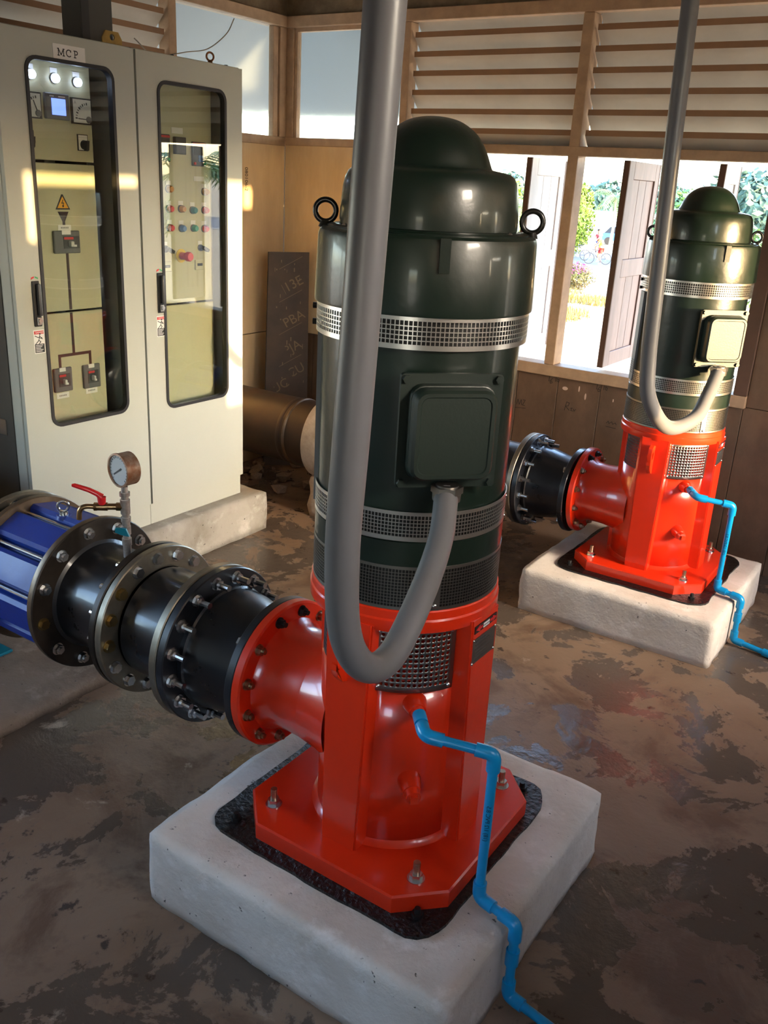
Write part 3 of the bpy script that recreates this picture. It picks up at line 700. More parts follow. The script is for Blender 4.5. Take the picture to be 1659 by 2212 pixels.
    for a, zz, mm in ((21, (.865, .912), S_ZINC), (-150, (1.266, 1.30), None)):
        for z in zz:
            d = Vector((math.cos(R(a)), math.sin(R(a)), 0)); rr = .216 if mm else .223
            if mm: link('screw', mm, m2, d*rr+Vector((0, 0, z)), (0, R(90), R(a)))
            else: G().hexn(d*rr+Vector((0, 0, z)), d, .007, .012).build('clamp_bolt', 'black_eye', m1)
    # side cover with slots on the left flank
    d = Vector((math.cos(R(-149)), math.sin(R(-149)), 0)); s_ = Vector((-d.y, d.x, 0))
    cv = G().obox(d*.2135+Vector((0, 0, 1.06)), d*.006, s_*.03, (0, 0, .19)).build('side_cover', 'grey_plastic', t, 0, label='pale grey slotted cover strip')
    for q in range(7): G().obox(d*.2197+Vector((0, 0, .905+q*.009)), d*.0005, s_*.024, (0, 0, .0028)).build('slot', 'black_rub', cv, 0)
    # --- drum, cap, dome
    G().lathe([(.2, 1.319), (.230, 1.319), (.2308, 1.324), (.2265, 1.452), (.2235, 1.461), (.216, 1.466), (.19, 1.466)], 96).build('motor_drum', 'green', t)
    for a in (-50, 130):
        d = Vector((math.cos(R(a)), math.sin(R(a)), 0)); s_ = Vector((-d.y, d.x, 0))
        G().obox(d*.2275+Vector((0, 0, 1.433)), d*.0045, s_*.010, (0, 0, .031)).build('drum_rib', 'green', t, 0)
    G().lathe([(.0, 1.464), (.207, 1.464), (.208, 1.469), (.2, 1.472), (.19, 1.473), (.0, 1.473)], 96).build('drum_lid', 'green', t)
    G().lathe([(.18, 1.472), (.1835, 1.474), (.1838, 1.480), (.1828, 1.505), (.179, 1.545), (.1745, 1.564), (.168, 1.576), (.159, 1.582), (.122, 1.5885)], 96).build('fan_cap', 'green', t)
    G().lathe([(.1245, 1.5865), (.122, 1.5895)]+[(p.x, p.y) for p in smoothpath([(.1205, 1.592, 0), (.107, 1.6235, 0), (.0875, 1.652, 0), (.058, 1.6725, 0), (.029, 1.681, 0), (0, 1.6835, 0)], 4)], 72).build('dome', 'green', t)
    for a in (31, -149):
        d = Vector((math.cos(R(a)), math.sin(R(a)), 0)); s_ = Vector((-d.y, d.x, 0)); eb = G()
        eb.torus(d*.2135+Vector((0, 0, 1.494)), s_, .0215, .0057, 32, 12); eb.cyl(d*.2135+Vector((0, 0, 1.462)), d*.2135+Vector((0, 0, 1.474)), .0145, .010, 20); eb.build('eyebolt', 'black_eye', t)
    for a in (-5, 60, -115, 150):
        link('screw', S_ZINC, t, (.197*math.cos(R(a)), .197*math.sin(R(a)), 1.472))
    # --- terminal box
    n_ = Vector((math.cos(R(-44)), math.sin(R(-44)), 0)); s_ = Vector((-n_.y, n_.x, 0))
    def F(r): return lambda u, z: n_*r+s_*(u+.008)+Vector((0, 0, z))
    zc = 1.101
    tb = link('terminal_box', G().prism(roundrect(-.085, .085, zc-.095, zc+.095, .012), F(.17), F(.232)).mesh('terminal_box', 'box_green'), t)
    G().prism(roundrect(-.103, .103, zc-.115, zc+.115, .008), F(.226), F(.238)).build('box_flange', 'box_green', tb)
    def stack(name, layers):
        g = G(); L = [[F(r)(*p) for p in roundrect(-a, a, zc-b, zc+b, c, 4)] for r, a, b, c in layers]; n = len(L[0]); vs = sum(L, [])
        fs = [tuple(range((len(L)-1)*n, len(L)*n))]
        for k_ in range(len(L)-1): fs += [(k_*n+i, k_*n+(i+1) % n, (k_+1)*n+(i+1) % n, (k_+1)*n+i) for i in range(n)]
        return g.add(vs, fs).build(name, 'box_green', tb, 24)
    stack('box_lid', [(.238, .087, .096, .026), (.252, .085, .094, .026), (.253, .084, .092, .026), (.272, .083, .09, .026), (.279, .078, .085, .022), (.279, .071, .078, .018), (.2765, .069, .076, .016)])
    bs = G().hexn((0, 0, 0), (1, 0, 0), .0085, .008).mesh('box_bolt', 'box_green', 20)
    for u in (-.093, .093):
        for z in (-.105, .105): link('box_bolt', bs, tb, F(.238)(u, zc+z), (0, 0, R(-44)))
    return t
p1 = make_pump(A1, 'large dark green motor on red pump head in the foreground')
p2 = copy_tree(p1); p2.location = A2; p2.scale = (.965, .965, .962)
p2['label'] = 'smaller-looking green motor on red pump head at the back, lit by warm sun'

# ---- conduits
def conduit(name, pts, r, label):
    t = thing(name, pts[0], label, 'conduit', 'grey conduits looping into the motors')
    G().tube(smoothpath(pts, 10), r, 24).build('conduit_tube', 'conduit', t, 60, world=True)
    e = Vector(pts[-1]); d = (e-Vector(pts[-2])).normalized(); d = Vector((0, 0, 1))
    g = G(); g.cyl(e-d*.012, e+d*.004, r*1.16, r*1.2, 24); g.hexn(e+d*.004, d, r*1.34, .014); g.cyl(e+d*.014, e+d*.021, r*.95, n=20); g.build('gland_nut', 'guard', t, 25, world=True)
    return t
conduit('flexible_conduit', [(.4755, -.8565, 2.99), (.4715, -.8595, 2.6), (.4675, -.8625, 2.25), (.462, -.866, 1.95), (.4555, -.871, 1.7), (.4485, -.876, 1.47), (.432, -.863, 1.286), (.417, -.826, 1.143), (.414, -.765, 1.062), (.408, -.683, 1.043), (.382, -.562, 1.087), (.322, -.395, 1.132), (.268, -.286, 1.186)],
        .0243, 'thick grey conduit hanging in front and looping up into the front motor terminal box')
conduit('flexible_conduit', [(.110, 1.194, 2.99), (.122, 1.196, 2.65), (.133, 1.199, 2.314), (.144, 1.202, 1.95), (.154, 1.205, 1.65), (.160, 1.215, 1.42), (.163, 1.234, 1.25), (.176, 1.264, 1.114), (.218, 1.391, .995), (.263, 1.568, 1.0), (.262, 1.712, 1.06), (.250, 1.872, 1.134)],
        .0262, 'grey conduit looping into the rear motor terminal box')

# ---- blue drain pipes
def pvc(pts, label, prn):
    t = thing('drain_pipe', (pts[3][0], pts[3][1], 0), label, 'pipe', 'blue plastic drain pipes'); P = [Vector(p) for p in pts]; r = .0112; rf = .0158; out = []
    for i in range(len(P)-1):
        a, b = P[i], P[i+1]; d = (b-a).normalized(); a2 = a+d*(.02 if i else 0); b2 = b-d*(.02 if i < len(P)-2 else 0)
        out.append(G().cyl(a2, b2, r, n=16).build('pipe', 'pvc', t, world=True))
    for i in range(1, len(P)-1):
        d0, d1 = (P[i-1]-P[i]).normalized(), (P[i+1]-P[i]).normalized(); l0 = min(.042, (P[i-1]-P[i]).length*.5); l1 = min(.042, (P[i+1]-P[i]).length*.5)
        path = [P[i]+d0*l0, P[i]+d0*.019]+[P[i]*(1-q)**2+(P[i]+d0*.018)*0+((P[i]+d0*.016)*(1-q)+(P[i]+d1*.016)*q)*(1-(1-q)**2-q*q)+P[i]*0+P[i]*q*q if False else (P[i]+d0*.018)*(1-q)**2+P[i]*2*q*(1-q)+(P[i]+d1*.018)*q*q for q in (.15, .35, .5, .65, .85)]+[P[i]+d1*.019, P[i]+d1*l1]
        G().tube(path, rf, 16).build('elbow', 'pvc', t, 50, world=True)
    a, b = P[0], P[1]; d = (b-a).normalized(); G().cyl(a-d*.004, a+d*.025, rf, n=16).build('socket', 'pvc', t, world=True)
    c = P[4]*.55+P[5]*.45; G().cyl(c+Vector((0, 0, .02)), c-Vector((0, 0, .02)), rf, n=16).build('coupler', 'pvc', t, world=True)
    # the print runs up the riser
    x, y = P[2].x, P[2].y; n_ = Vector((CAM.x-x, CAM.y-y, 0)).normalized()
    text('print', '(18) 1/2 PVC 8.5', .014, Vector((x, y, P[2].z*.55+P[3].z*.45))+n_*(r+.0002), (0, 0, 1), n_.cross(Vector((0, 0, 1))) * -1, 'pvc_print', t, .0002)
    return t
rel = [(.165, -.170, .449), (.207, -.214, .437), (.348, -.153, .418), (.348, -.153, .03), (.452, -.168, .022), (.454, -.170, -.182), (.62, -.19, -.192), (1.15, -.24, -.194)]
pvc([(A1.x+x, A1.y+y, A1.z+z) for x, y, z in rel], 'bright blue plastic drain pipe stepping down the foreground plinth', 1)
pvc([(A2.x+x*.965 if i < 4 else A2.x+x-.01, A2.y+y*.965, A2.z+z*.965 if z > 0 else z+.209) for i, (x, y, z) in enumerate(rel)], 'blue plastic drain pipe stepping down the rear plinth', 1)

# ================================================================== DISCHARGE PIPING (front line; copied for the rear line)
TY, TZ = A1.y, .496
def ringbolts(par, mesh, x, rad, n, off=0., flip=False, skip=(), alt=None, name=None):
    o = wloc(par)
    for i in range(n):
        if i in skip: continue
        a = 2*math.pi*(i+off)/n; me = alt[1] if alt and i in alt[0] else mesh
        link(name or me.name.split('.')[0], me, par, Vector((x, TY+rad*math.cos(a), TZ+rad*math.sin(a)))-o, (a, 0, R(180)) if flip else (a, 0, 0))
def lx(name, prof, mat, par, n=72): return G().lathe(prof, n, (0, TY, TZ), 'x').build(name, mat, par, 28, world=True)
def disc(name, x0, x1, rin, rout, mat, par, ch=.003): return lx(name, [(rin, x0), (rout-ch, x0), (rout, x0-ch if x1 < x0 else x0+ch), (rout, x1+ch if x1 < x0 else x1-ch), (rout-ch, x1), (rin, x1), (rin, x0)], mat, par)
x0 = A1.x-.372                                                     # face of the red flange
reducer = thing('pipe_reducer', (x0-.1, TY, TZ), 'black cone reducer between the red pump flange and the studded flange, front line', 'pipe fitting', 'pipe fittings of the discharge lines')
f0 = disc('flange', x0, x0-.026, .14, .205, 'black_paint', reducer)
lx('cone', [(.147, x0-.026), (.150, x0-.05), (.156, x0-.08), (.172, x0-.15), (.176, x0-.19), (.176, x0-.225)], 'black_paint', reducer)
lx('weld_bead', [(.176, x0-.198), (.181, x0-.203), (.176, x0-.208)], 'black_paint', reducer)
XB = A1.x-.594                                                     # visible black face of the large flange
f1 = disc('flange', XB, XB-.026, .17, .231, 'black_paint', reducer)
ringbolts(f1, B_STUD, XB, .202, 16, .3)
for i in range(12):
    a = 2*math.pi*(i+.5)/12
    if i % 3 == 1: link('bolt_head', B_HEAD, f0, Vector((x0-.026, TY+.178*math.cos(a), TZ+.178*math.sin(a)))-wloc(f0), (a, 0, R(180)))
spool1 = thing('pipe_spool', (XB-.14, TY, TZ), 'short black pipe spool with two bare steel flanges, front line', 'pipe fitting', 'pipe fittings of the discharge lines')
disc('gasket', XB-.026, XB-.029, .16, .222, 'black_rub', spool1, .0005)
disc('flange', XB-.029, XB-.055, .165, .231, 'flange_steel', spool1)
lx('pipe', [(.166, XB-.055), (.166, XB-.24)], 'black_paint', spool1)
XS = A1.x-.845
f2 = disc('flange', XS, XS-.024, .165, .230, 'flange_steel', spool1)
ringbolts(f2, B_HEAD, XS, .2, 16, .1, alt=((6, 7, 8), B_BRASS))
spool2 = thing('pipe_spool', (XS-.16, TY, TZ), 'black pipe spool carrying the pressure gauge, front line', 'pipe fitting', 'pipe fittings of the discharge lines')
disc('gasket', XS-.024, XS-.028, .16, .222, 'black_rub', spool2, .0005)
f3 = disc('flange', XS-.028, XS-.052, .165, .230, 'flange_dark', spool2)
ringbolts(f3, B_TAIL, XS-.052, .2, 16, .1, flip=True)
lx('pipe', [(.166, XS-.052), (.166, XS-.285)], 'black_paint', spool2)
XV = A1.x-1.127
f4 = disc('flange', XV, XV-.026, .165, .246, 'flange_dark', spool2)
lx('flange_rim', [(.2462, XV-.004), (.2466, XV-.006), (.2466, XV-.02), (.2462, XV-.022)], 'flange_rim', f4)
lx('weld_bead', [(.166, XV+.008), (.176, XV+.001)], 'black_paint', spool2)
ringbolts(f4, B_NUT, XV, .212, 12, .25, alt=((6,), B_BRASS))
# blue valve
valve = thing('check_valve', (XV-.17, TY, TZ), 'blue barrel check valve with bare steel tie rods, front line', 'valve', 'blue check valves')
disc('gasket', XV-.026, XV-.034, .16, .236, 'black_rub', valve, .0005)
lx('barrel', [(.186, XV-.034), (.186, XV-.30)], 'blue', valve)
for i in range(10):
    a = R(36*i+9); e = Vector((0, math.cos(a), math.sin(a))); s_ = Vector((0, -math.sin(a), math.cos(a))); c = Vector((XV-.167, TY, TZ))
    g = G(); prof = [(-.050, .17), (-.050, .212), (-.040, .224), (.040, .224), (.050, .212), (.050, .17)]
    g.prism(prof, lambda u, r_: Vector((XV-.036, TY, TZ))+s_*u+e*r_, lambda u, r_: Vector((XV-.298, TY, TZ))+s_*u+e*r_); g.build('pad', 'blue', valve, 20, world=True)
    b = R(36*i+27); eb = Vector((0, math.cos(b), math.sin(b)))*.207
    G().cyl(Vector((XV-.034, TY, TZ))+eb, Vector((XV-.30, TY, TZ))+eb, .0065, n=10).build('tie_rod', 'zinc', valve, world=True)
disc('flange', XV-.30, XV-.326, .16, .246, 'flange_rim', valve)
g = G(); ex = XV-.15; g.torus((ex, TY, TZ+.255), (1, -.9, 0), .0165, .0045, 26, 8); g.cyl((ex, TY, TZ+.216), (ex, TY, TZ+.236), .016, .013, 16); g.build('eyebolt', 'zinc', valve, world=True)
G().cyl((ex, TY, TZ+.214), (ex, TY, TZ+.226), .026, .022, 16).build('eyebolt_boss', 'blue', valve, world=True)
# outgoing pipe towards the wall
outp = thing('discharge_pipe', (XV-.8, TY, TZ), 'dark pipe with grey flange leaving the blue valve at the left edge', 'pipe')
fo = disc('flange', XV-.365, XV-.392, .165, .246, 'flange_steel', outp); lx('flange', [(.16, XV-.328), (.236, XV-.328), (.236, XV-.336), (.16, XV-.336)], 'black_rub', outp)
lx('pipe', [(.166, XV-.326), (.166, -2.72)], 'black_paint', outp)
ringbolts(fo, B_NUT, XV-.365, .212, 12, .25)
for o, lab in ((reducer, 'black cone reducer beside the red flange of the rear pump'), (spool1, 'short black pipe spool with studded steel flange on the rear line'),
               (spool2, 'black pipe spool on the rear line, mostly behind the front motor'), (valve, 'blue check valve on the rear line, hidden behind the front motor')):
    c = copy_tree(o); c.location = o.location+Vector((A2.x-A1.x-.005, A2.y-A1.y, -.036)); c['label'] = lab
    s_ = .962; c.scale = (1, s_, s_)
# rear header pipe behind the cabinets
hp = thing('header_pipe', (-2.2, A2.y, .43), 'big rusty black pipe lying between the cabinet and the plank wall', 'pipe')
TY0, TZ0 = TY, TZ; TY, TZ = A2.y, .418
lx('pipe', [(.186, -1.47), (.186, -2.72)], 'old_pipe', hp)
lx('mortar_collar', [(.187, -1.815), (.205, -1.82), (.222, -1.81), (.226, -1.78), (.226, -1.62), (.187, -1.60)], 'collar', hp)
lx('weld_bead', [(.186, -1.955), (.192, -1.962), (.193, -1.968), (.186, -1.975)], 'flange_rim', hp)
lx('patch_weld', [(.186, -1.99), (.1885, -1.995), (.1885, -2.01), (.186, -2.02)], 'old_pipe', hp)
TY, TZ = TY0, TZ0
rough_block('pipe_support', -1.80, -1.62, A2.y-.15, A2.y+.15, 0, .23, 'collar', .02, .01, .03, 8, label='pale concrete support block under the big rusty pipe', cat='support')
# teal pipe stand under the outgoing pipe
t = thing('pipe_stand', (-1.72, -.16, .05), 'teal painted steel pipe stand at the left edge of the slab', 'stand')
G().rbox((-1.80, -.26, .05), (-1.635, -.06, .062), .003).build('foot_plate', 'teal', t, world=True)
G().cyl((-1.72, -.16, .062), (-1.72, -.125, .335), .035, n=20).build('post', 'teal', t, world=True)
# ---- pressure gauge on its riser
gx, gy = -.905, TY
pg = thing('pressure_gauge', (gx, gy, .66), 'rusty round pressure gauge on a taped riser with red and teal lever valves', 'gauge')
riser = G().lathe([(.0125, .655), (.0125, .70), (.0145, .70), (.0145, .722), (.011, .722), (.011, .735), (.0135, .735), (.0135, .762), (.012, .762), (.012, .775), (.0145, .775), (.0145, .79), (.011, .79), (.011, .80), (.0145, .80), (.0145, .845), (.011, .845), (.011, .856), (.0155, .856), (.0155, .868), (.010, .868), (.010, .885)], 18, (gx, gy, 0)).build('riser', 'tape', pg, world=True)
sd2 = Vector((.46, -.89, 0)).normalized(); tv = G(); tv.cyl((gx, gy, .748), Vector((gx, gy, .748))+sd2*.02, .006, n=10)
tv.build('valve_stem', 'zinc', pg, world=True)
side = sd2.cross(Vector((0, 0, 1))); c = Vector((gx, gy, .750))+sd2*.022
g = G(); g.prism([(-.020, -.012), (-.010, .012), (.004, .014), (.022, .012), (.024, -.002), (.006, -.008)], lambda a, b: c+side*a+Vector((0, 0, b)), lambda a, b: c+side*a+Vector((0, 0, b))+sd2*.007); g.build('lever', 'teal', pg, 20, world=True)
dr = Vector((-.74, -.67, 0)).normalized(); b0 = Vector((gx, gy, .822))
g = G(); g.cyl(b0+dr*.008, b0+dr*.026, .0125, n=6); g.cyl(b0+dr*.02, b0+dr*.05, .0095, n=16); g.cyl(b0+dr*.05, b0+dr*.082, .0125, .0115, n=16); g.cyl(b0+dr*.08, b0+dr*.09, .0125, n=6)
g.tube(smoothpath([b0+dr*.085, b0+dr*.115, b0+dr*.130+Vector((0, 0, -.012)), b0+dr*.134+Vector((0, 0, -.04))], 5), .0078, 12); g.build('branch_cock', 'brass', pg, 40, world=True)
c = b0+dr*.066; g = G(); g.cyl(c+Vector((0, 0, .008)), c+Vector((0, 0, .03)), .011, .013, n=12)
g.tube([c+Vector((0, 0, .03)), c+dr*.012+Vector((0, 0, .04)), c+dr*.035+Vector((0, 0, .052)), c+dr*.075+Vector((0, 0, .066)), c+dr*.082+Vector((0, 0, .066))], [.011, .008, .0075, .0065, .004], 10); g.build('lever', 'lever_red', pg, 45, world=True)
gd = Vector((.16, -.98, .06)).normalized(); gd = Vector((-.10, -.99, .0)).normalized(); gc = Vector((gx, gy, .938))
d_, u_, w_ = basis(gd)
def gl(name, prof, mat, n=40):
    g = G(); vs = []; fs = []
    for r_, h in prof: vs += [gc+d_*h+(u_*math.cos(2*math.pi*i/n)+w_*math.sin(2*math.pi*i/n))*r_ for i in range(n)]
    for k in range(len(prof)-1): fs += [(k*n+i, k*n+(i+1) % n, (k+1)*n+(i+1) % n, (k+1)*n+i) for i in range(n)]
    return g.add(vs, fs).build(name, mat, pg, 30, world=True)
gl('case', [(.0, -.030), (.044, -.030), (.049, -.026), (.049, .012), (.051, .013), (.051, .02), (.046, .021), (.045, .016)], 'gauge_rust')
dial = gl('dial', [(.0455, .0155), (.0, .0155)], 'gauge_face')
g = G(); strokes(g, [[(-.024, -.017), (.008, .004)], [(.006, .002), (.012, .007)]], gc+d_*.0165, Vector((0, 0, 1)).cross(d_), (0, 0, 1), .0045); g.build('needle', 'label_ink', pg, 0, world=True)
g = G()
for q in range(19):
    a = R(-45+270*q/18); strokes(g, [[(.037*math.cos(a), .037*math.sin(a)), (.041*math.cos(a), .041*math.sin(a))]], gc+d_*.0162, Vector((0, 0, 1)).cross(d_), (0, 0, 1), .0014)
g.build('scale_ticks', 'label_ink', pg, 0, world=True)

# ================================================================== CONTROL CABINETS
XD = -1.926; XP = -2.02; ZB = .205
def cabinet(y0, y1, label, gl_):
    t = thing('control_cabinet', (-2.23, (y0+y1)/2, ZB), label, 'cabinet', 'control cabinets')
    zt = ZB+2.0; g = G(); x0, x1 = -2.53, XD-.022
    for a, b in (((x0, y0, ZB+.1), (x0+.012, y1, zt)), ((x0, y0, ZB+.1), (x1, y0+.012, zt)), ((x0, y1-.012, ZB+.1), (x1, y1, zt)), ((x0, y0, zt-.012), (x1, y1, zt)), ((x0, y0, ZB+.1), (x1, y1, ZB+.112))): g.rbox(a, b, .002)
    body = g.build('body', 'cream', t, world=True)
    G().rbox((x0+.01, y0+(.008 if y0 < .5 else -.002), ZB), (XD-.012, y1-(.008 if y1 > 1 else -.002), ZB+.1), .002).build('plinth', 'cream', t, world=True)
    G().box((x0+.013, y0+.013, ZB+.113), (x0+.016, y1-.013, zt-.013)).build('back_liner', 'cab_inside', t, smooth=0, world=True)
    # frame lip seen past the door edge
    g = G(); g.ring(cornerloop(y0+.001, y1-.001, ZB+.102, zt-.001, 1), cornerloop(y0+.02, y1-.02, ZB+.13, zt-.03, 1), lambda y, z: (x1-.03, y, z), lambda y, z: (x1-.001, y, z)); g.build('frame_lip', 'cream_panel', t, world=True, smooth=0)
    ga, gb, gc_, gd_ = gl_
    Y0, Y1, Z0, Z1 = y0+.003, y1-.003, ZB+.104, zt-.006; n = 6
    g = G(); g.ring(cornerloop(Y0, Y1, Z0, Z1, n), roundrect(ga, gb, gc_, gd_, .045, n), lambda y, z: (XD-.02, y, z), lambda y, z: (XD, y, z))
    door = g.build('door', 'cream', t, 40, world=True)
    g = G(); g.ring(roundrect(ga-.004, gb+.004, gc_-.004, gd_+.004, .049, n), roundrect(ga+.009, gb-.009, gc_+.009, gd_-.009, .037, n), lambda y, z: (XD-.024, y, z), lambda y, z: (XD+.004, y, z)); g.build('gasket', 'gasket', door, 40, world=True)
    g = G(); g.prism(roundrect(ga+.005, gb-.005, gc_+.005, gd_-.005, .04, n), lambda y, z: (XD-.012, y, z), lambda y, z: (XD-.008, y, z)); g.build('glass', 'cab_glass', door, 0, world=True)
    if y0 < .5:
        G().rbox((x0+.02, y0-.004, ZB+.12), (x1-.055, y0+.002, zt-.02), .002).build('side_panel', 'side_grey', t, world=True, label='dark grey side panel')
        G().rbox((-2.12, y0-.008, .735), (-2.05, y0-.003, .80), .002).build('side_plate', 'guard', t, world=True)
    # handle
    hy = y0+.088; h = G().rbox((XD, hy-.016, 1.175), (XD+.006, hy+.016, 1.345), .002).build('handle', 'black_plastic', door, world=True)
    G().rbox((XD+.004, hy-.002, 1.215), (XD+.022, hy+.013, 1.336), .005, 2).build('grip', 'dark_grey', door, 40, world=True)
    g = G(); g.rbox((XD+.004, hy-.009, 1.18), (XD+.014, hy+.013, 1.213), .003); g.cyl((XD+.013, hy+.003, 1.197), (XD+.018, hy+.003, 1.197), .009, n=16); g.build('lock', 'zinc', door, world=True)
    g = G(); g.prism([(hy-.016, 1.350), (hy-.002, 1.356), (hy-.002, 1.362), (hy-.014, 1.358)], lambda y, z: (XD-.0003, y, z), lambda y, z: (XD+.0006, y, z)); g.build('lock_mark', 'sticker_red', door, 0, world=True)
    g = G(); g.prism([(hy+.002, 1.356), (hy+.016, 1.350), (hy+.015, 1.357), (hy+.002, 1.362)], lambda y, z: (XD-.0003, y, z), lambda y, z: (XD+.0006, y, z)); g.build('lock_mark', 'sticker_green', door, 0, world=True)
    # danger sticker
    sy0, sy1, sz0, sz1 = hy-.024, hy+.024, 1.072, 1.162
    s = G().box((XD-.0004, sy0, sz0), (XD+.0006, sy1, sz1)).build('danger_sticker', 'label', door, smooth=0, world=True)
    def sp(name, a, b, c, d, m): return G().box((XD+.0005, a, c), (XD+.0010, b, d)).build(name, m, door, smooth=0, world=True)
    sp('sticker_band', sy0+.003, sy1-.003, sz1-.016, sz1-.004, 'sticker_red'); sp('sticker_block', sy0+.003, sy1-.003, sz0+.003, sz0+.036, 'label_ink')
    text('sticker_word', 'DANGER', .0095, (XD+.0012, hy+.004, sz1-.010), (0, 1, 0), (0, 0, 1), 'label', door, .0002)
    g = G(); strokes(g, [[(-.018, .02), (-.004, .013), (.004, .016), (.014, .006)], [(.003, .022), (.002, .012), (-.004, 0), (-.018, -.012)], [(-.002, .002), (.006, -.004), (-.006, -.016)], [(.012, .012), (.006, .008)]], (XD+.0008, hy, 1.120), (0, 1, 0), (0, 0, 1), .0028, .0006); g.cyl((XD+.0005, hy+.004, 1.1465), (XD+.0012, hy+.004, 1.1465), .0035, n=10); g.build('pictogram', 'label_ink', door, 0, world=True)
    g = G()
    for q in range(5): g.box((XD+.0009, hy-.018, 1.079+q*.0058), (XD+.0013, hy+.010+.006*math.sin(q*2.1), 1.0812+q*.0058))
    g.build('sticker_text', 'label', door, 0, world=True)
    return t, door
cl, dl = cabinet(.277, .892, 'cream control cabinet with MCP sign and lit lamps behind its glass door', (.397, .783, .770, 2.115))
cr, drr = cabinet(.897, 1.512, 'cream control cabinet with rows of coloured push buttons behind its glass door', (1.008, 1.402, .742, 2.10))
# MCP sign with slab-serif lettering
sg = G().box((XD-.0005, .516, 2.118), (XD+.0015, .657, 2.168)).build('sign', 'label', dl, smooth=0, world=True)
g = G(); H = .022; S = []
Mx = -.036; S += [[(Mx-.011, 0), (Mx-.011, H)], [(Mx+.011, 0), (Mx+.011, H)], [(Mx-.011, H), (Mx, .002), (Mx+.011, H)], [(Mx-.015, 0), (Mx-.007, 0)], [(Mx+.007, 0), (Mx+.015, 0)], [(Mx-.015, H), (Mx-.009, H)], [(Mx+.009, H), (Mx+.015, H)]]
S += [arc(-.002, H/2, .011, 45, 315, 12), [(.0065, H-.001), (.0065, H-.007)]]
Px = .024; S += [[(Px, 0), (Px, H)], [(Px-.004, 0), (Px+.005, 0)], [(Px-.004, H), (Px+.006, H)], [(Px+.005, H)]+arc(Px+.006, H-.006, .006, 90, -90, 8)+[(Px, H-.012)]]
strokes(g, S, (XD+.0018, .5865, 2.131), (0, 1, 0), (0, 0, 1), .0032, .0006); g.build('sign_letters', 'label_ink', dl, 0, world=True)
# lifting fittings on top and cable duct
zt = ZB+2.0
g = G(); yb = .818; pl2 = [(yb-.047, zt), (yb-.047, zt+.028), (yb-.032, zt+.045), (yb+.024, zt+.045), (yb+.047, zt+.028), (yb+.047, zt)]
g.ring([(yb+.047, zt+.02), (yb+.03, zt+.045), (yb, zt+.045), (yb-.03, zt+.045), (yb-.047, zt+.02), (yb-.047, zt), (yb, zt), (yb+.047, zt)], [(yb+.012*math.cos(R(45*q)), zt+.024+.012*math.sin(R(45*q))) for q in range(8)], lambda y, z: (XD-.04, y, z), lambda y, z: (XD-.034, y, z))
g.build('lifting_bracket', 'cad_yellow', cl, 0, world=True)
for y in (1.372,):
    g = G(); g.torus((XD-.06, y, zt+.028), (1, -.4, 0), .0165, .0045, 26, 8); g.cyl((XD-.06, y, zt), (XD-.06, y, zt+.012), .012, .009, 16); g.build('eyebolt', 'copper', cr, 40, world=True)
for y in (1.14, 1.46): G().hexn((XD-.05, y, zt), (0, 0, 1), .008, .006).build('roof_bolt', 'dark_bolt', cr, world=True)
d_ = thing('cable_duct', (-2.25, .94, zt), 'dark grey square cable duct rising from the top of the cabinets', 'duct')
G().rbox((-2.31, .862, zt), (-2.19, 1.02, 2.99), .003).build('duct', 'duct', d_, world=True)
G().box((-2.1895, .862, zt+.002), (-2.187, .90, 2.99)).build('duct_flange', 'dark_grey', d_, smooth=0, world=True)
# ---- inside panels and instruments
def pane_(cab, name, y0, y1, z0, z1, mat='cream_panel', x=XP, th=.012): return G().rbox((x-th, y0, z0), (x, y1, z1), .002).build(name, mat, cab, world=True)
def plate(par, name, y0, y1, z0, z1, mat, x0=XP, th=.004, r=0): g = G(); (g.rbox((x0-.001, y0, z0), (x0+th, y1, z1), r) if r else g.box((x0-.001, y0, z0), (x0+th, y1, z1))); return g.build(name, mat, par, 0, world=True)
pa = pane_(cl, 'inner_panel', .315, .748, 1.774, 2.18); pb = pane_(cl, 'inner_panel', .315, .748, 1.207, 1.764); pc = pane_(cl, 'inner_panel', .315, .748, .35, 1.199)
pd = pane_(cr, 'inner_panel', .94, 1.408, 1.193, 2.17); pe = pane_(cr, 'inner_panel', .94, 1.408, .35, 1.184)
for cab, y in ((cl, .775), (cr, 1.44)): G().box((-2.30, y, .33), (-2.10, y+.004, 2.17)).build('side_liner', 'cab_inside', cab, smooth=0, world=True)
def lamp(par, y, z, r, mat, name='pilot_lamp', l_=.022, lab=True):
    g = G(); g.cyl((XP, y, z), (XP+.006, y, z), r*1.15, n=20); o = g.build('bezel', 'grey_plastic', par, world=True)
    G().lathe([(r, .004), (r, l_*.75), (r*.75, l_), (0, l_)], 20, (XP, y, z), 'x').build(name, mat, par, 40, world=True)
    if lab: plate(par, 'tag', y-r*1.0, y+r*1.0, z+r*1.1, z+r*2.3, 'label', th=.0015)
for y, z in ((.481, 2.064), (.584, 2.061), (.684, 2.058)): lamp(pa, y, z, .0155, 'lamp_white')
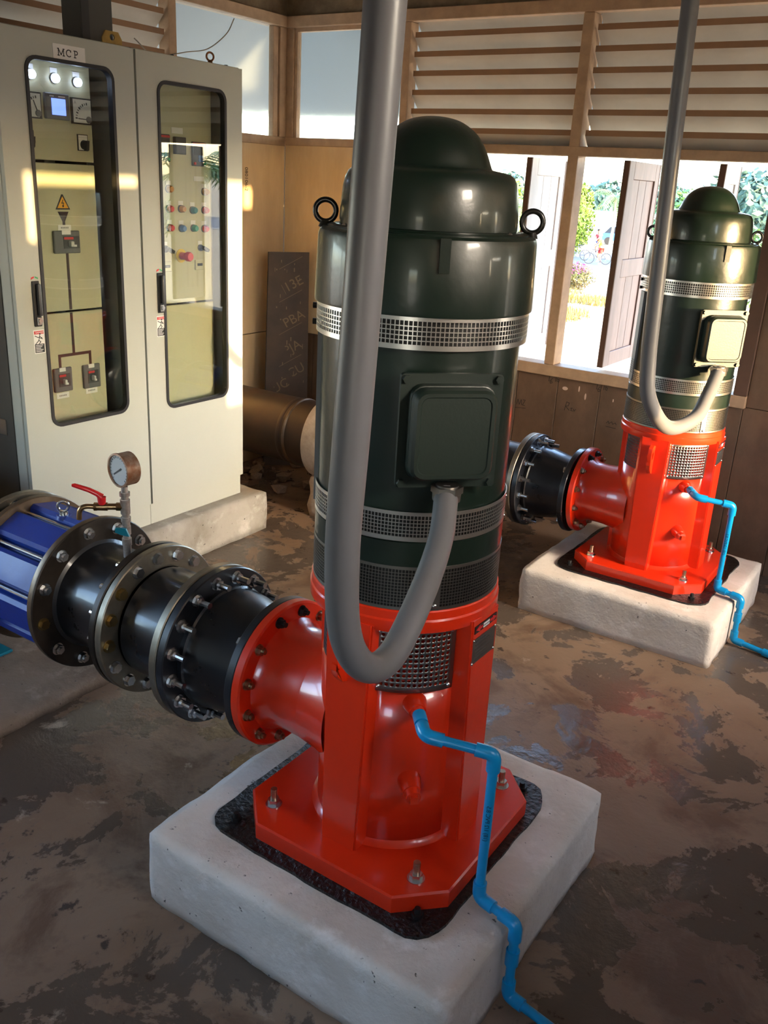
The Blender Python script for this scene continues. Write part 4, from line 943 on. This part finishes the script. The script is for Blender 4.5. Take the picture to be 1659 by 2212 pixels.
def meter(par, y0, y1, z0, z1, ang):
    f = plate(par, 'meter', y0, y1, z0, z1, 'black_plastic', th=.010); plate(par, 'meter_face', y0+.005, y1-.005, z0+.005, z1-.005, 'meter_face', x0=XP+.009, th=.0025)
    py_, pz_ = y1-.018, z0+.018; Rr = (y1-y0)*.72; g = G()
    for q in range(9):
        a = R(97+q*10); strokes(g, [[(Rr*.80*math.cos(a), Rr*.80*math.sin(a)), (Rr*.90*math.cos(a), Rr*.90*math.sin(a))]], (XP+.0118, py_, pz_), (0, 1, 0), (0, 0, 1), .0028 if q % 2 else .005)
    strokes(g, [[(0, 0), (Rr*.72*math.cos(R(ang)), Rr*.72*math.sin(R(ang)))]], (XP+.0122, py_, pz_), (0, 1, 0), (0, 0, 1), .0035); g.build('meter_scale', 'label_ink', par, 0, world=True)
    G().cyl((XP+.011, py_, pz_), (XP+.015, py_, pz_), .012, n=14).build('meter_pivot', 'grey_plastic', par, world=True)
    G().cyl((XP+.011, y1-.009, z0+.009), (XP+.014, y1-.009, z0+.009), .005, n=10).build('meter_screw', 'dark_bolt', par, world=True)
    text('meter_unit', 'A' if ang > 150 else 'V', .016, (XP+.0122, y0+.014, z1-.018), (0, 1, 0), (0, 0, 1), 'ink_grey', par, .0002)
meter(pa, .425, .515, 1.916, 2.006, 112); meter(pa, .650, .742, 1.911, 2.004, 178)
plate(pa, 'power_meter', .530, .637, 1.919, 2.010, 'grey_plastic', th=.014, r=.003); plate(pa, 'screen', .556, .618, 1.935, 1.992, 'screen_blue', x0=XP+.013, th=.0025)
plate(pa, 'meter_brand', .549, .568, 1.997, 2.001, 'label', x0=XP+.0135, th=.0012); plate(pa, 'meter_brand', .588, .618, 1.997, 2.001, 'label', x0=XP+.0135, th=.0012)
def selector(par, y, z):
    plate(par, 'selector_plate', y-.024, y+.024, z-.030, z+.030, 'black_plastic', th=.005); plate(par, 'selector_face', y-.021, y+.021, z-.027, z+.027, 'label', x0=XP+.0045, th=.001)
    plate(par, 'selector_tag', y-.021, y+.021, z+.018, z+.0185, 'black_plastic', x0=XP+.005, th=.001)
    g = G(); g.cyl((XP+.005, y+.004, z-.008), (XP+.018, y+.004, z-.008), .018, .016, n=20); g.obox((XP+.022, y+.004, z-.010), (.008, 0, 0), (0, .006, 0), (0, .002, .018)); g.build('selector_knob', 'black_plastic', par, world=True)
selector(pa, .696, 1.845); selector(pa, .452, 1.845)
# mimic diagram
def tri(par, name, pts, mat, x, th): return G().prism(pts, lambda y, z: (x, y, z), lambda y, z: (x+th, y, z)).build(name, mat, par, 0, world=True)
my = .585
tri(pb, 'warning_sign', [(my-.034, 1.596), (my+.034, 1.596), (my+.030, 1.602), (my+.003, 1.652), (my-.003, 1.652), (my-.030, 1.602)], 'label_ink', XP-.0005, .0015)
tri(pb, 'warning_face', [(my-.026, 1.601), (my+.026, 1.601), (my, 1.645)], 'warn_yellow', XP+.0009, .0008)
g = G(); strokes(g, [[(.002, .030), (-.005, .017), (.004, .019), (.0, .004)], [(.004, .008), (0, .003), (-.002, .009)]], (XP+.002, my, 1.602), (0, 1, 0), (0, 0, 1), .0025); g.build('lightning', 'label_ink', pb, 0, world=True)
tri(pb, 'arrow', [(my-.025, 1.588), (my-.006, 1.552), (my-.006, 1.538), (my+.006, 1.538), (my+.006, 1.552), (my+.025, 1.588)][::-1], 'mimic', XP-.0005, .0015)
def mm(par, y0, y1, z0, z1): return plate(par, 'mimic_line', y0, y1, z0, z1, 'mimic', th=.0012)
mm(pb, my-.0, my+.012, 1.21, 1.431); mm(pc, my-.0, my+.012, 1.03, 1.198); mm(pc, .514, .677, 1.022, 1.034); mm(pc, .514, .526, .975, 1.022); mm(pc, .665, .677, .970, 1.022)
plate(pb, 'tag', .557, .617, 1.518, 1.538, 'label', th=.0015); plate(pc, 'tag', .493, .553, .853, .876, 'label', th=.0015); plate(pc, 'tag', .639, .698, .852, .877, 'label', th=.0015)
for par, y, z in ((pb, .587, 1.528), (pc, .523, .8645), (pc, .6685, .8645)):
    g = G()
    for q in range(5): g.box((XP+.0015, y-.018+q*.0075, z-.003), (XP+.0018, y-.013+q*.0075, z+.003))
    g.build('tag_print', 'ink_grey', par, 0, world=True)
def breaker(par, y0, y1, z0, z1, off):
    plate(par, 'breaker', y0, y1, z0, z1, 'grey_plastic', th=.012, r=.003); w_, h = y1-y0, z1-z0
    a, b, c, d = y0+w_*off, y0+w_*off+w_*.62, z0+h*.22, z0+h*.76
    plate(par, 'breaker_face', a, min(b, y1-.006), c, d, 'dark_grey', x0=XP+.011, th=.003); plate(par, 'breaker_band', a+.002, a+w_*.38, d-.012, d-.003, 'sticker_red', x0=XP+.013, th=.002)
    g = G(); g.rbox((XP+.012, a+w_*.18, (c+d)/2-.016), (XP+.034, a+w_*.30, (c+d)/2+.006), .003); g.build('breaker_toggle', 'meter_face', par, world=True)
    plate(par, 'breaker_note', a+w_*.34, a+w_*.5, c+.006, c+.014, 'label', x0=XP+.013, th=.0016); plate(par, 'tag', y0+w_*.3, y0+w_*.64, z1-.014, z1+.002, 'label', x0=XP+.011, th=.002)
breaker(pb, .527, .649, 1.431, 1.517, .34); breaker(pc, .480, .568, .882, .980, .24); breaker(pc, .625, .711, .877, .977, .24)
# right cabinet: drives, keypad, push buttons
def keypad(par, y0, y1, z0, z1):
    plate(par, 'drive_keypad', y0, y1, z0, z1, 'dark_grey', th=.012, r=.003); plate(par, 'keypad_band', y0+.002, y1-.002, z1-.013, z1-.004, 'sticker_red', x0=XP+.011, th=.002)
    plate(par, 'keypad_screen', y0+.008, y1-.006, z1-.055, z1-.018, 'black_plastic', x0=XP+.011, th=.002)
    yc, zc = (y0+y1)/2+.006, z0+.032
    for q in range(4):
        a = R(45+90*q); G().cyl((XP+.011, yc+.012*math.cos(a), zc+.010*math.sin(a)), (XP+.016, yc+.012*math.cos(a), zc+.010*math.sin(a)), .0075, n=12).build('key', 'knob_blue', par, world=True)
    for y, m in ((y0+.010, 'knob_red'), (y1-.012, 'knob_green')): G().cyl((XP+.011, y, z0+.011), (XP+.017, y, z0+.011), .006, n=12).build('key', m, par, world=True)
keypad(pd, 1.058, 1.148, 1.795, 1.905); keypad(pd, 1.280, 1.363, 1.785, 1.886)
plate(pd, 'power_relay', 1.173, 1.236, 1.829, 1.899, 'black_plastic', th=.018, r=.002); plate(pd, 'relay_window', 1.179, 1.230, 1.835, 1.862, 'dark_grey', x0=XP+.017, th=.002)
plate(pd, 'tag', 1.166, 1.232, 1.912, 1.936, 'label', th=.0015); plate(pd, 'tag', 1.294, 1.356, 1.722, 1.742, 'label', th=.0015)
for y, z, m in ((1.138, 1.685, 'knob_orange'), (1.355, 1.678, 'knob_orange'), (1.137, 1.603, 'knob_red'), (1.209, 1.603, 'knob_orange'), (1.280, 1.598, 'knob_teal'), (1.353, 1.598, 'knob_red'), (1.137, 1.523, 'knob_red'), (1.209, 1.520, 'knob_blue'), (1.283, 1.520, 'knob_green'), (1.351, 1.517, 'knob_red')):
    lamp(pd, y, z, .0145, m, 'push_button', .026)
for y, z in ((1.325, 1.433), (1.110, 1.433)):
    lamp(pd, y, z, .013, 'black_plastic', 'switch_base', .018); G().obox((XP+.028, y+.006, z-.004), (.010, 0, 0), (0, .016, -.008), (0, .003, .006)).build('switch_lever', 'black_plastic', pd, 0, world=True)
G().cyl((XP, 1.205, 1.401), (XP+.003, 1.205, 1.401), .030, n=28).build('emergency_ring', 'yellow', pd, world=True)
G().lathe([(.016, .002), (.016, .03), (.013, .032), (.013, .04), (.021, .042), (.021, .056), (.017, .062), (0, .063)], 24, (XP, 1.205, 1.401), 'x').build('emergency_button', 'knob_red', pd, 40, world=True)
for y in (1.313, 1.112):
    plate(pd, 'hour_meter', y-.026, y+.026, 1.335, 1.380, 'cream_panel', th=.010, r=.002); plate(pd, 'counter', y-.016, y+.016, 1.353, 1.365, 'label_ink', x0=XP+.0095, th=.0012)

# ================================================================== BOARD AND RUBBLE IN THE CORNER
bd = thing('plywood_board', (-2.42, 2.48, 0), 'dark film-faced plywood board with faded print leaning in the corner', 'board')
TL, TR = Vector((-2.625, 2.475, 1.345)), Vector((-2.45, 2.68, 1.345)); TL, TR = Vector((-2.62, 2.50, 1.33)), Vector((-2.452, 2.68, 1.335))
wv = (TR-TL).normalized(); nn = Vector((wv.y, -wv.x, 0)); W = (TR-TL).length
dn2 = (Vector((0, 0, -1))+nn*.055).normalized(); BL_, BR_ = TL+dn2*1.335-wv*.03, TR+dn2*1.335; fn = wv.cross(-dn2)
if fn.dot(nn) < 0: fn = -fn
th = -fn*.018
g = G(); g.add([TL, TR, BR_, BL_, TL+th, TR+th, BR_+th, BL_+th], [(0,1,2,3),(7,6,5,4),(0,4,5,1),(1,5,6,2),(2,6,7,3),(3,7,4,0)]); g.build('sheet', 'film_board', bd, 0, world=True)
g = G(); e_ = -wv*.004; g.add([TL, TL+e_, BL_+e_, BL_, TL+th, TL+th+e_, BL_+th+e_, BL_+th], [(0,1,2,3),(7,6,5,4),(0,4,5,1),(1,5,6,2),(2,6,7,3),(3,7,4,0)]); g.build('raw_edge', 'board_edge', bd, 0, world=True)
ra, ua = (wv*.88+Vector((0, 0, 1))*.48).normalized(), None; ua = fn.cross(ra)
for s_, u, v in (('J J13E', .5, .17), ('MPBA', .52, .345), ('PJA', .6, .48), ('CU', .7, .60), ('UC', .3, .68)):
    text('faded_print', s_, .082, TL+wv*W*u+dn2*v*1.2+fn*.0008, ra, ua, 'board_print', bd, .0002)
g = G()
for k in range(4):
    c = TL+wv*W*.5+dn2*(.10+.165*k)*1.2+fn*.0008; g.obox(c+ua*.045, ra*W*.48, ua*.0013, fn*.0003)
for k in range(26):
    c = TL+wv*W*random.uniform(.1, .9)+dn2*random.uniform(.05, .95); g.obox(c+fn*.0008, wv*random.uniform(.001, .004), Vector((0, 0, random.uniform(.003, .016))), fn*.0003)
g.build('paint_scratches', 'board_print', bd, 0, world=True)
def rock(seed, r):
    random.seed(seed); bm = bmesh.new(); bmesh.ops.create_icosphere(bm, subdivisions=1, radius=r)
    for v in bm.verts: v.co *= random.uniform(.65, 1.2); v.co.z *= .65
    me = bpy.data.meshes.new('rubble_stone'); bm.to_mesh(me); bm.free(); me.materials.append(MATS['rubble']); return me
RK = [rock(s, 1) for s in range(5)]; random.seed(3)
for k in range(34):
    x = random.uniform(-2.66, -2.05); y = random.uniform(2.12, 2.62)
    if k < 12: x, y = random.uniform(-2.6, -2.1), random.uniform(1.75, 2.1)
    r = random.choice((.02, .025, .03, .04, .05)) if k % 6 else .06
    o = link('rubble_stone', RK[k % 5], None, (x, y, r*.42), (0, 0, random.uniform(0, 6)), label='small brown lump of rubble on the floor under the big rusty pipe', cat='rubble', group='rubble under the big pipe'); o.scale = (r, r*random.uniform(.7, 1.1), r)

# ================================================================== OUTSIDE
GZ = -2.3
g = G(); rings = [(0.0, -.14), (.7, -.16), (13, GZ), (40, GZ), (120, GZ), (600, GZ)]; vs = []; fs = []
for d, z in rings: vs += [(XW-.3-d, YF-.3-d, z), (XR+.3+d, YF-.3-d, z), (XR+.3+d, YB+.3+d, z), (XW-.3-d, YB+.3+d, z)]
fs = [(0, 1, 2, 3)]+[(k*4+i, k*4+(i+1) % 4, (k+1)*4+(i+1) % 4, (k+1)*4+i) for k in range(len(rings)-1) for i in range(4)]
g.add(vs, fs).build('ground', 'ground_dry', smooth=0, kind='structure')
G().box((-140, 49.6, GZ-.05), (80, 63, GZ+.012)).build('street', 'asphalt', smooth=0, kind='structure')
kb = struct('street_kerb', (-30, 49.5, GZ)); G().box((-140, 49.2, GZ), (80, 49.6, GZ+.10)).build('kerb_stone', 'kerb', kb, smooth=0, world=True); G().box((-140, 63, GZ), (80, 63.4, GZ+.12)).build('kerb_stone', 'kerb', kb, smooth=0, world=True)
sw_ = thing('sun_blocker_wall', (3.6, 3.4, -.9), 'unseen grey wall added to keep the low sun off the back shutters', 'wall')  # added out of view to shade the back window shutters
G().box((3.5, 2.45, -.9), (3.7, 4.3, 2.6)).build('wall_face', 'concrete_grey', sw_, smooth=0, world=True); G().box((3.46, 2.41, 2.6), (3.74, 4.34, 2.68)).build('coping', 'concrete_grey', sw_, smooth=0, world=True)
sx_ = thing('sun_blocker_wall', (5.1, -.7, -.9), 'unseen grey wall added to keep the low sun out of the right wall vent', 'wall')  # added out of view, stops low sun entering the mesh vent
G().box((5.0, -1.9, -1.1), (5.2, -.03, 2.8)).build('wall_face', 'concrete_grey', sx_, smooth=0, world=True); G().box((4.96, -1.94, 2.8), (5.24, -.02, 2.88)).build('coping', 'concrete_grey', sx_, smooth=0, world=True)
fw_ = thing('boundary_wall', (-30, 86, GZ), 'long white boundary wall across the street', 'wall')
G().box((-90, 86, GZ), (40, 86.4, .05)).build('wall_face', 'white_wall', fw_, smooth=0, world=True); G().box((-90, 85.9, .05), (40, 86.5, .2)).build('coping', 'white_wall', fw_, smooth=0, world=True)
def foliage(n, c, rad, size, seed, hollow=.55, shape=None):
    random.seed(seed); g = G(); c = Vector(c)
    for _ in range(n):
        while True:
            d = Vector((random.gauss(0, 1), random.gauss(0, 1), random.gauss(0, 1)))
            if d.length > .01: break
        d.normalize(); k = random.uniform(hollow, 1)*(1+.22*noise.noise(d*2.3+Vector((seed, 0, 0))))
        if shape: k *= shape(d)
        p = c+Vector((d.x*rad[0]*k, d.y*rad[1]*k, d.z*rad[2]*k)); s_ = size*random.uniform(.6, 1.3)
        nrm = (d+Vector((random.gauss(0, .5), random.gauss(0, .5), random.gauss(0, .5)))).normalized(); _, u, w_ = basis(nrm); a = random.uniform(0, 6.3); u2_ = u*math.cos(a)+w_*math.sin(a); w2 = nrm.cross(u2_)
        g.add([p-u2_*s_, p+w2*s_*.45, p+u2_*s_, p-w2*s_*.45], [(0, 1, 2, 3)])
    return g
def tree(name, c, rad, mat, label, n=2600, size=.16, seed=1, cat='tree', group=None, shape=None, trunk='trunk', tr=.12):
    t = thing(name, (c[0], c[1], GZ), label, cat, group)
    foliage(n, c, rad, size, seed, shape=shape).build('foliage', mat, t, 0, world=True)
    G().tube([(c[0], c[1], GZ-.1), (c[0]+.05, c[1], (GZ+c[2])/2), (c[0], c[1], c[2])], [tr, tr*.8, tr*.5], 8).build('trunk', trunk, t, world=True); return t
egg = lambda d: 1.12-.25*max(0, d.z)
tree('topiary_tree', (-23.5, 56.6, .35), (1.55, 1.55, 2.45), 'leaf_lime', 'round yellow-green clipped tree outside beside the window post', 9000, .13, 2, shape=egg)
tree('leafy_tree', (-12.4, 25.3, .2), (1.1, 1.1, 2.0), 'leaf_lime', 'bright green tree outside between the front motor and white shutter', 3000, .1, 3)
bsh = tree('flowering_bush', (-14.8, 37.2, -1.78), (.95, .8, .62), 'leaf_bush', 'low bush with pink flowers outside on the dry grass', 2600, .06, 4, cat='bush', tr=.03)
foliage(500, (-14.8, 37.2, -1.42), (.85, .7, .3), .05, 5).build('flowers', 'flower', bsh, 0, world=True)
far = [(-52, 104, 3.3), (-45.6, 106, 2.5), (-39.2, 104, 2.9), (-32.6, 106, 3.1), (-27, 104, 2.2), (-21, 102, 2.9), (-15, 104, 3.4), (-60, 108, 4)]
fl_ = ['first of the far blue-green trees beyond the white wall, left of the window post', 'second far blue-green tree beyond the white wall', 'far blue-green tree just right of the window post', 'far blue-green tree right above the cyclist',
       'far blue-green tree next to the pink shutter', 'far blue-green tree behind the grey conduit', 'far blue-green tree right of the rear motor dome', 'leftmost far blue-green tree beyond the front motor']
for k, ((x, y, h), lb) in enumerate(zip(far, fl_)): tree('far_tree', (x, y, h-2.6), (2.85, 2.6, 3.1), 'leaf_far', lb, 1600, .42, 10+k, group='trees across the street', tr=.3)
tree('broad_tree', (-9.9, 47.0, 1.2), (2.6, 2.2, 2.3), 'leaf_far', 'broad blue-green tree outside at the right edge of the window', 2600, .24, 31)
tree('leafy_tree', (-8.0, 36.5, -.8), (2.2, 1.6, 1.6), 'leaf_palm', 'pale green shrub tree outside right of the rear motor', 2600, .15, 32)
tree('leafy_tree', (-15.6, 55.5, .2), (2.6, 2.0, 2.0), 'leaf_mid', 'green and brownish tree outside between the conduit and rear motor dome', 2200, .2, 33)
def palm(c, top, L, n, label, seed):
    random.seed(seed); t = thing('palm_tree', (c[0], c[1], GZ), label, 'palm', 'palm trees outside')
    G().tube([(c[0], c[1], GZ-.1), (c[0]+.12, c[1], (GZ+top)*.5), (c[0], c[1], top)], [.14, .1, .08], 8).build('trunk', 'palm_trunk', t, world=True)
    for k in range(n):
        a = 2*math.pi*k/n+random.uniform(-.2, .2); el = random.uniform(-.2, 1.0); h = Vector((math.cos(a), math.sin(a), 0)); pts = []
        for q in range(9):
            s_ = q/8; pts.append(Vector((c[0], c[1], top))+h*L*s_*(.55+.45*math.cos(el))+Vector((0, 0, L*(math.sin(el)*s_-.75*s_*s_))))
        g = G(); sd_ = Vector((-h.y, h.x, 0))
        for i in range(1, 9):
            for m in (0, .5):
                p = pts[i-1].lerp(pts[i], m); ll = L*.30*(1-.6*abs(i/8-.4))
                for s_ in (-1, 1):
                    q = p+sd_*s_*ll*.8+(pts[i]-pts[i-1]).normalized()*ll*.45-Vector((0, 0, ll*.4)); e = (pts[i]-pts[i-1]).normalized()*L*.022
                    g.add([p-e, p+e, q], [(0, 1, 2)])
        g.tube(pts, L*.008, 4, False); g.build('frond', 'leaf_palm', t, 0, world=True)
palm((-24.0, 66.0), 1.6, 2.2, 13, 'small coconut palm outside beyond the street, next to the pink shutter', 1)
palm((9.4, 12.6), 1.75, 1.7, 13, 'coconut palm outside to the right, seen mirrored in the cabinet glass', 2)
palm((-8.6, 33.0), -.2, 1.4, 11, 'low palm outside right of the rear motor', 3)
palm((-9.6, 20.1), 1.37, 1.05, 11, 'palm outside left of the white shutter', 4)
# dry grass tufts
random.seed(5); g = G()
for _ in range(7000):
    x, y = random.uniform(-17.5, -10.4), random.uniform(26.5, 35.9); s_ = noise.noise(Vector((x*.5, y*.5, 0)))
    if s_ < -.12: continue
    a = random.uniform(0, 6.3); h = random.uniform(.12, .34); d = Vector((math.cos(a), math.sin(a), 0))
    g.add([(x-d.y*.02, y+d.x*.02, GZ), (x+d.y*.02, y-d.x*.02, GZ), (x+d.x*h*.4, y+d.y*h*.4, GZ+h)], [(0, 1, 2)])
M('dry_grass', (142, 116, 52), .7, var=.6, vs=1.5, rgb2=(104, 100, 40))
g.build('dry_grass', 'dry_grass', smooth=0, label='dry golden grass tufts on the ground outside the window', cat='grass', kind='stuff')
lp = thing('lamp_post', (-22.9, 53.0, GZ), 'thin pale blue lamp post outside left of the window post', 'lamp post')
G().tube([(-22.9, 53, GZ), (-22.9, 53, 5.5)], [.1, .06], 10).build('pole', 'roof_metal', lp, world=True); G().tube([(-22.9, 53, 5.4), (-22.0, 53.4, 5.9)], .04, 8).build('arm', 'roof_metal', lp, world=True); G().rbox((-22.1, 53.2, 5.84), (-21.5, 53.6, 5.94), .02).build('lamp_head', 'roof_metal', lp, world=True)
# ---- people and bicycles
def skin(name, verts, edges, radii, mat, parent, root=0):
    me = bpy.data.meshes.new(name); me.from_pydata(verts, edges, []); o = bpy.data.objects.new(name, me); COL.objects.link(o); o.parent = parent
    md = o.modifiers.new('skin', 'SKIN'); md.use_smooth_shade = True
    for i, r_ in enumerate(radii): me.skin_vertices[0].data[i].radius = (r_, r_); me.skin_vertices[0].data[i].use_root = (i == root)
    s_ = o.modifiers.new('sub', 'SUBSURF'); s_.levels = 2; s_.render_levels = 2; me.materials.append(MATS[mat]); return o
def person(loc, rotz, shirt, shorts, label, helmet):
    t = thing('person', loc, label, 'person', 'cyclists outside'); t.rotation_euler = (0, 0, rotz)
    # x forward, y left; stands astride, leaning to the handlebar
    V = [(-.05, 0, .92), (0, 0, 1.12), (.05, 0, 1.36), (.07, 0, 1.48), (.10, 0, 1.60), (.10, 0, 1.70), (.05, .18, 1.40), (.22, .22, 1.18), (.42, .20, 1.06), (.05, -.18, 1.40), (.22, -.22, 1.18), (.42, -.20, 1.06),
         (-.05, .10, .88), (.02, .14, .50), (-.06, .15, .09), (.07, .16, .04), (-.05, -.10, .88), (.12, -.13, .55), (.02, -.13, .20), (.15, -.13, .16)]
    E = [(0, 1), (1, 2), (2, 3), (3, 4), (4, 5), (2, 6), (6, 7), (7, 8), (2, 9), (9, 10), (10, 11), (0, 12), (12, 13), (13, 14), (14, 15), (0, 16), (16, 17), (17, 18), (18, 19)]
    Rr = [.13, .12, .14, .055, .085, .08, .06, .042, .034, .06, .042, .034, .09, .06, .04, .035, .09, .06, .04, .035]
    skin('body', V, E, Rr, 'skin', t)
    skin('shirt', [(-.05, 0, .93), (0, 0, 1.12), (.05, 0, 1.37), (.05, .19, 1.40), (.14, .21, 1.28), (.05, -.19, 1.40), (.14, -.21, 1.28)], [(0, 1), (1, 2), (2, 3), (3, 4), (2, 5), (5, 6)], [.15, .145, .155, .075, .062, .075, .062], shirt, t)
    skin('shorts', [(-.05, 0, .93), (-.05, .10, .86), (0, .13, .60), (-.05, -.10, .86), (.09, -.12, .64)], [(0, 1), (1, 2), (0, 3), (3, 4)], [.15, .11, .085, .11, .085], shorts, t)
    for s_ in ([(-.035, .147, .34), (-.06, .15, .1)], [(.06, -.13, .36), (.02, -.13, .22)]): skin('sock', s_, [(0, 1)], [.055, .05], 'sock', t)
    for s_ in ([(-.09, .15, .06), (.10, .16, .045)], [(-.01, -.13, .18), (.18, -.13, .165)]): skin('shoe', s_, [(0, 1)], [.05, .045], 'shoe', t)
    G().lathe([(.0, 1.80), (.06, 1.785), (.1, 1.745), (.112, 1.70), (.108, 1.66), (.09, 1.655)], 16, (.09, 0, 0)).build('helmet' if helmet else 'hair', helmet or 'hair', t, 50)
    for y in (-.03, .03): G().lathe([(0, .012), (.012, 0), (0, -.012)], 8, (.178, y, 1.655)).build('eye', 'hair', t)
    return t
def bicycle(loc, rotz, label):
    t = thing('bicycle', loc, label, 'bicycle', 'bicycles outside'); t.rotation_euler = (0, 0, rotz)
    for x in (-.52, .52):
        wl_ = G().torus((x, 0, .33), (0, 1, 0), .315, .018, 32, 8).build('wheel', 'tyre', t); g = G()
        for q in range(8): a = math.pi*q/8; g.cyl((x-.31*math.cos(a), 0, .33-.31*math.sin(a)), (x+.31*math.cos(a), 0, .33+.31*math.sin(a)), .003, n=4)
        g.build('spokes', 'zinc', wl_)
    g = G()
    for a, b in (((-.52, 0, .33), (-.06, 0, .30)), ((-.52, 0, .33), (-.17, 0, .80)), ((-.06, 0, .30), (-.2, 0, .90)), ((-.06, 0, .30), (.37, 0, .74)), ((-.17, 0, .80), (.35, 0, .84)), ((.34, 0, .90), (.52, 0, .33))): g.cyl(a, b, .018, n=8)
    g.build('frame', 'bike_black', t); G().tube([(.33, 0, .9), (.32, 0, .98), (.40, .22, 1.0)], .014, 8).build('handlebar', 'bike_black', t); G().tube([(.32, 0, .98), (.40, -.22, 1.0)], .014, 8).build('handlebar', 'bike_black', t)
    G().rbox((-.33, -.07, .9), (-.08, .07, .95), .02, 2).build('saddle', 'bike_black', t); G().cyl((-.06, -.02, .3), (-.06, .02, .3), .09, n=20).build('crank', 'zinc', t); return t
hd_ = math.atan2(-.544, -.839)
bicycle((-19.62, 52.44, GZ+.012), hd_, 'black bicycle under the rider in the yellow shirt')
person((-19.52, 52.49, GZ+.012), hd_, 'shirt_yellow', 'shorts_red', 'person in a yellow shirt and red shorts astride a bicycle on the street outside', 'helmet_white')
bicycle((-21.7, 54.2, GZ+.012), hd_, 'bicycle partly behind the round clipped tree')
person((-22.5, 59.8, GZ+.012), hd_+.5, 'shirt_red', 'shorts_blue', 'person in a red shirt and blue shorts on the street outside behind the yellow rider', None)
def car(loc, rotz, label):
    t = thing('car', loc, label, 'car'); t.rotation_euler = (0, 0, rotz)
    body = [(-2.1, .35), (-2.1, .85), (-1.7, .95), (.9, .95), (1.9, .80), (2.1, .6), (2.1, .35)]; cab = [(-1.75, .95), (-1.3, 1.45), (.1, 1.48), (.9, .95)]
    G().prism(body, lambda x, z: (x, -.82, z), lambda x, z: (x, .82, z)).build('car_body', 'car_blue', t, 20); G().prism(cab, lambda x, z: (x, -.70, z), lambda x, z: (x, .70, z)).build('windows', 'car_glass', t, 20)
    G().box((-1.28, -.69, 1.455), (.08, .69, 1.50)).build('roof', 'car_blue', t, 0)
    for x in (-1.35, 1.3):
        for y in (-.83, .65): G().cyl((x, y, .32), (x, y+.18, .32), .32, n=20).build('wheel', 'tyre', t)
car((-26.4, 76, GZ), .3, 'blue car parked across the street next to the pink shutter')
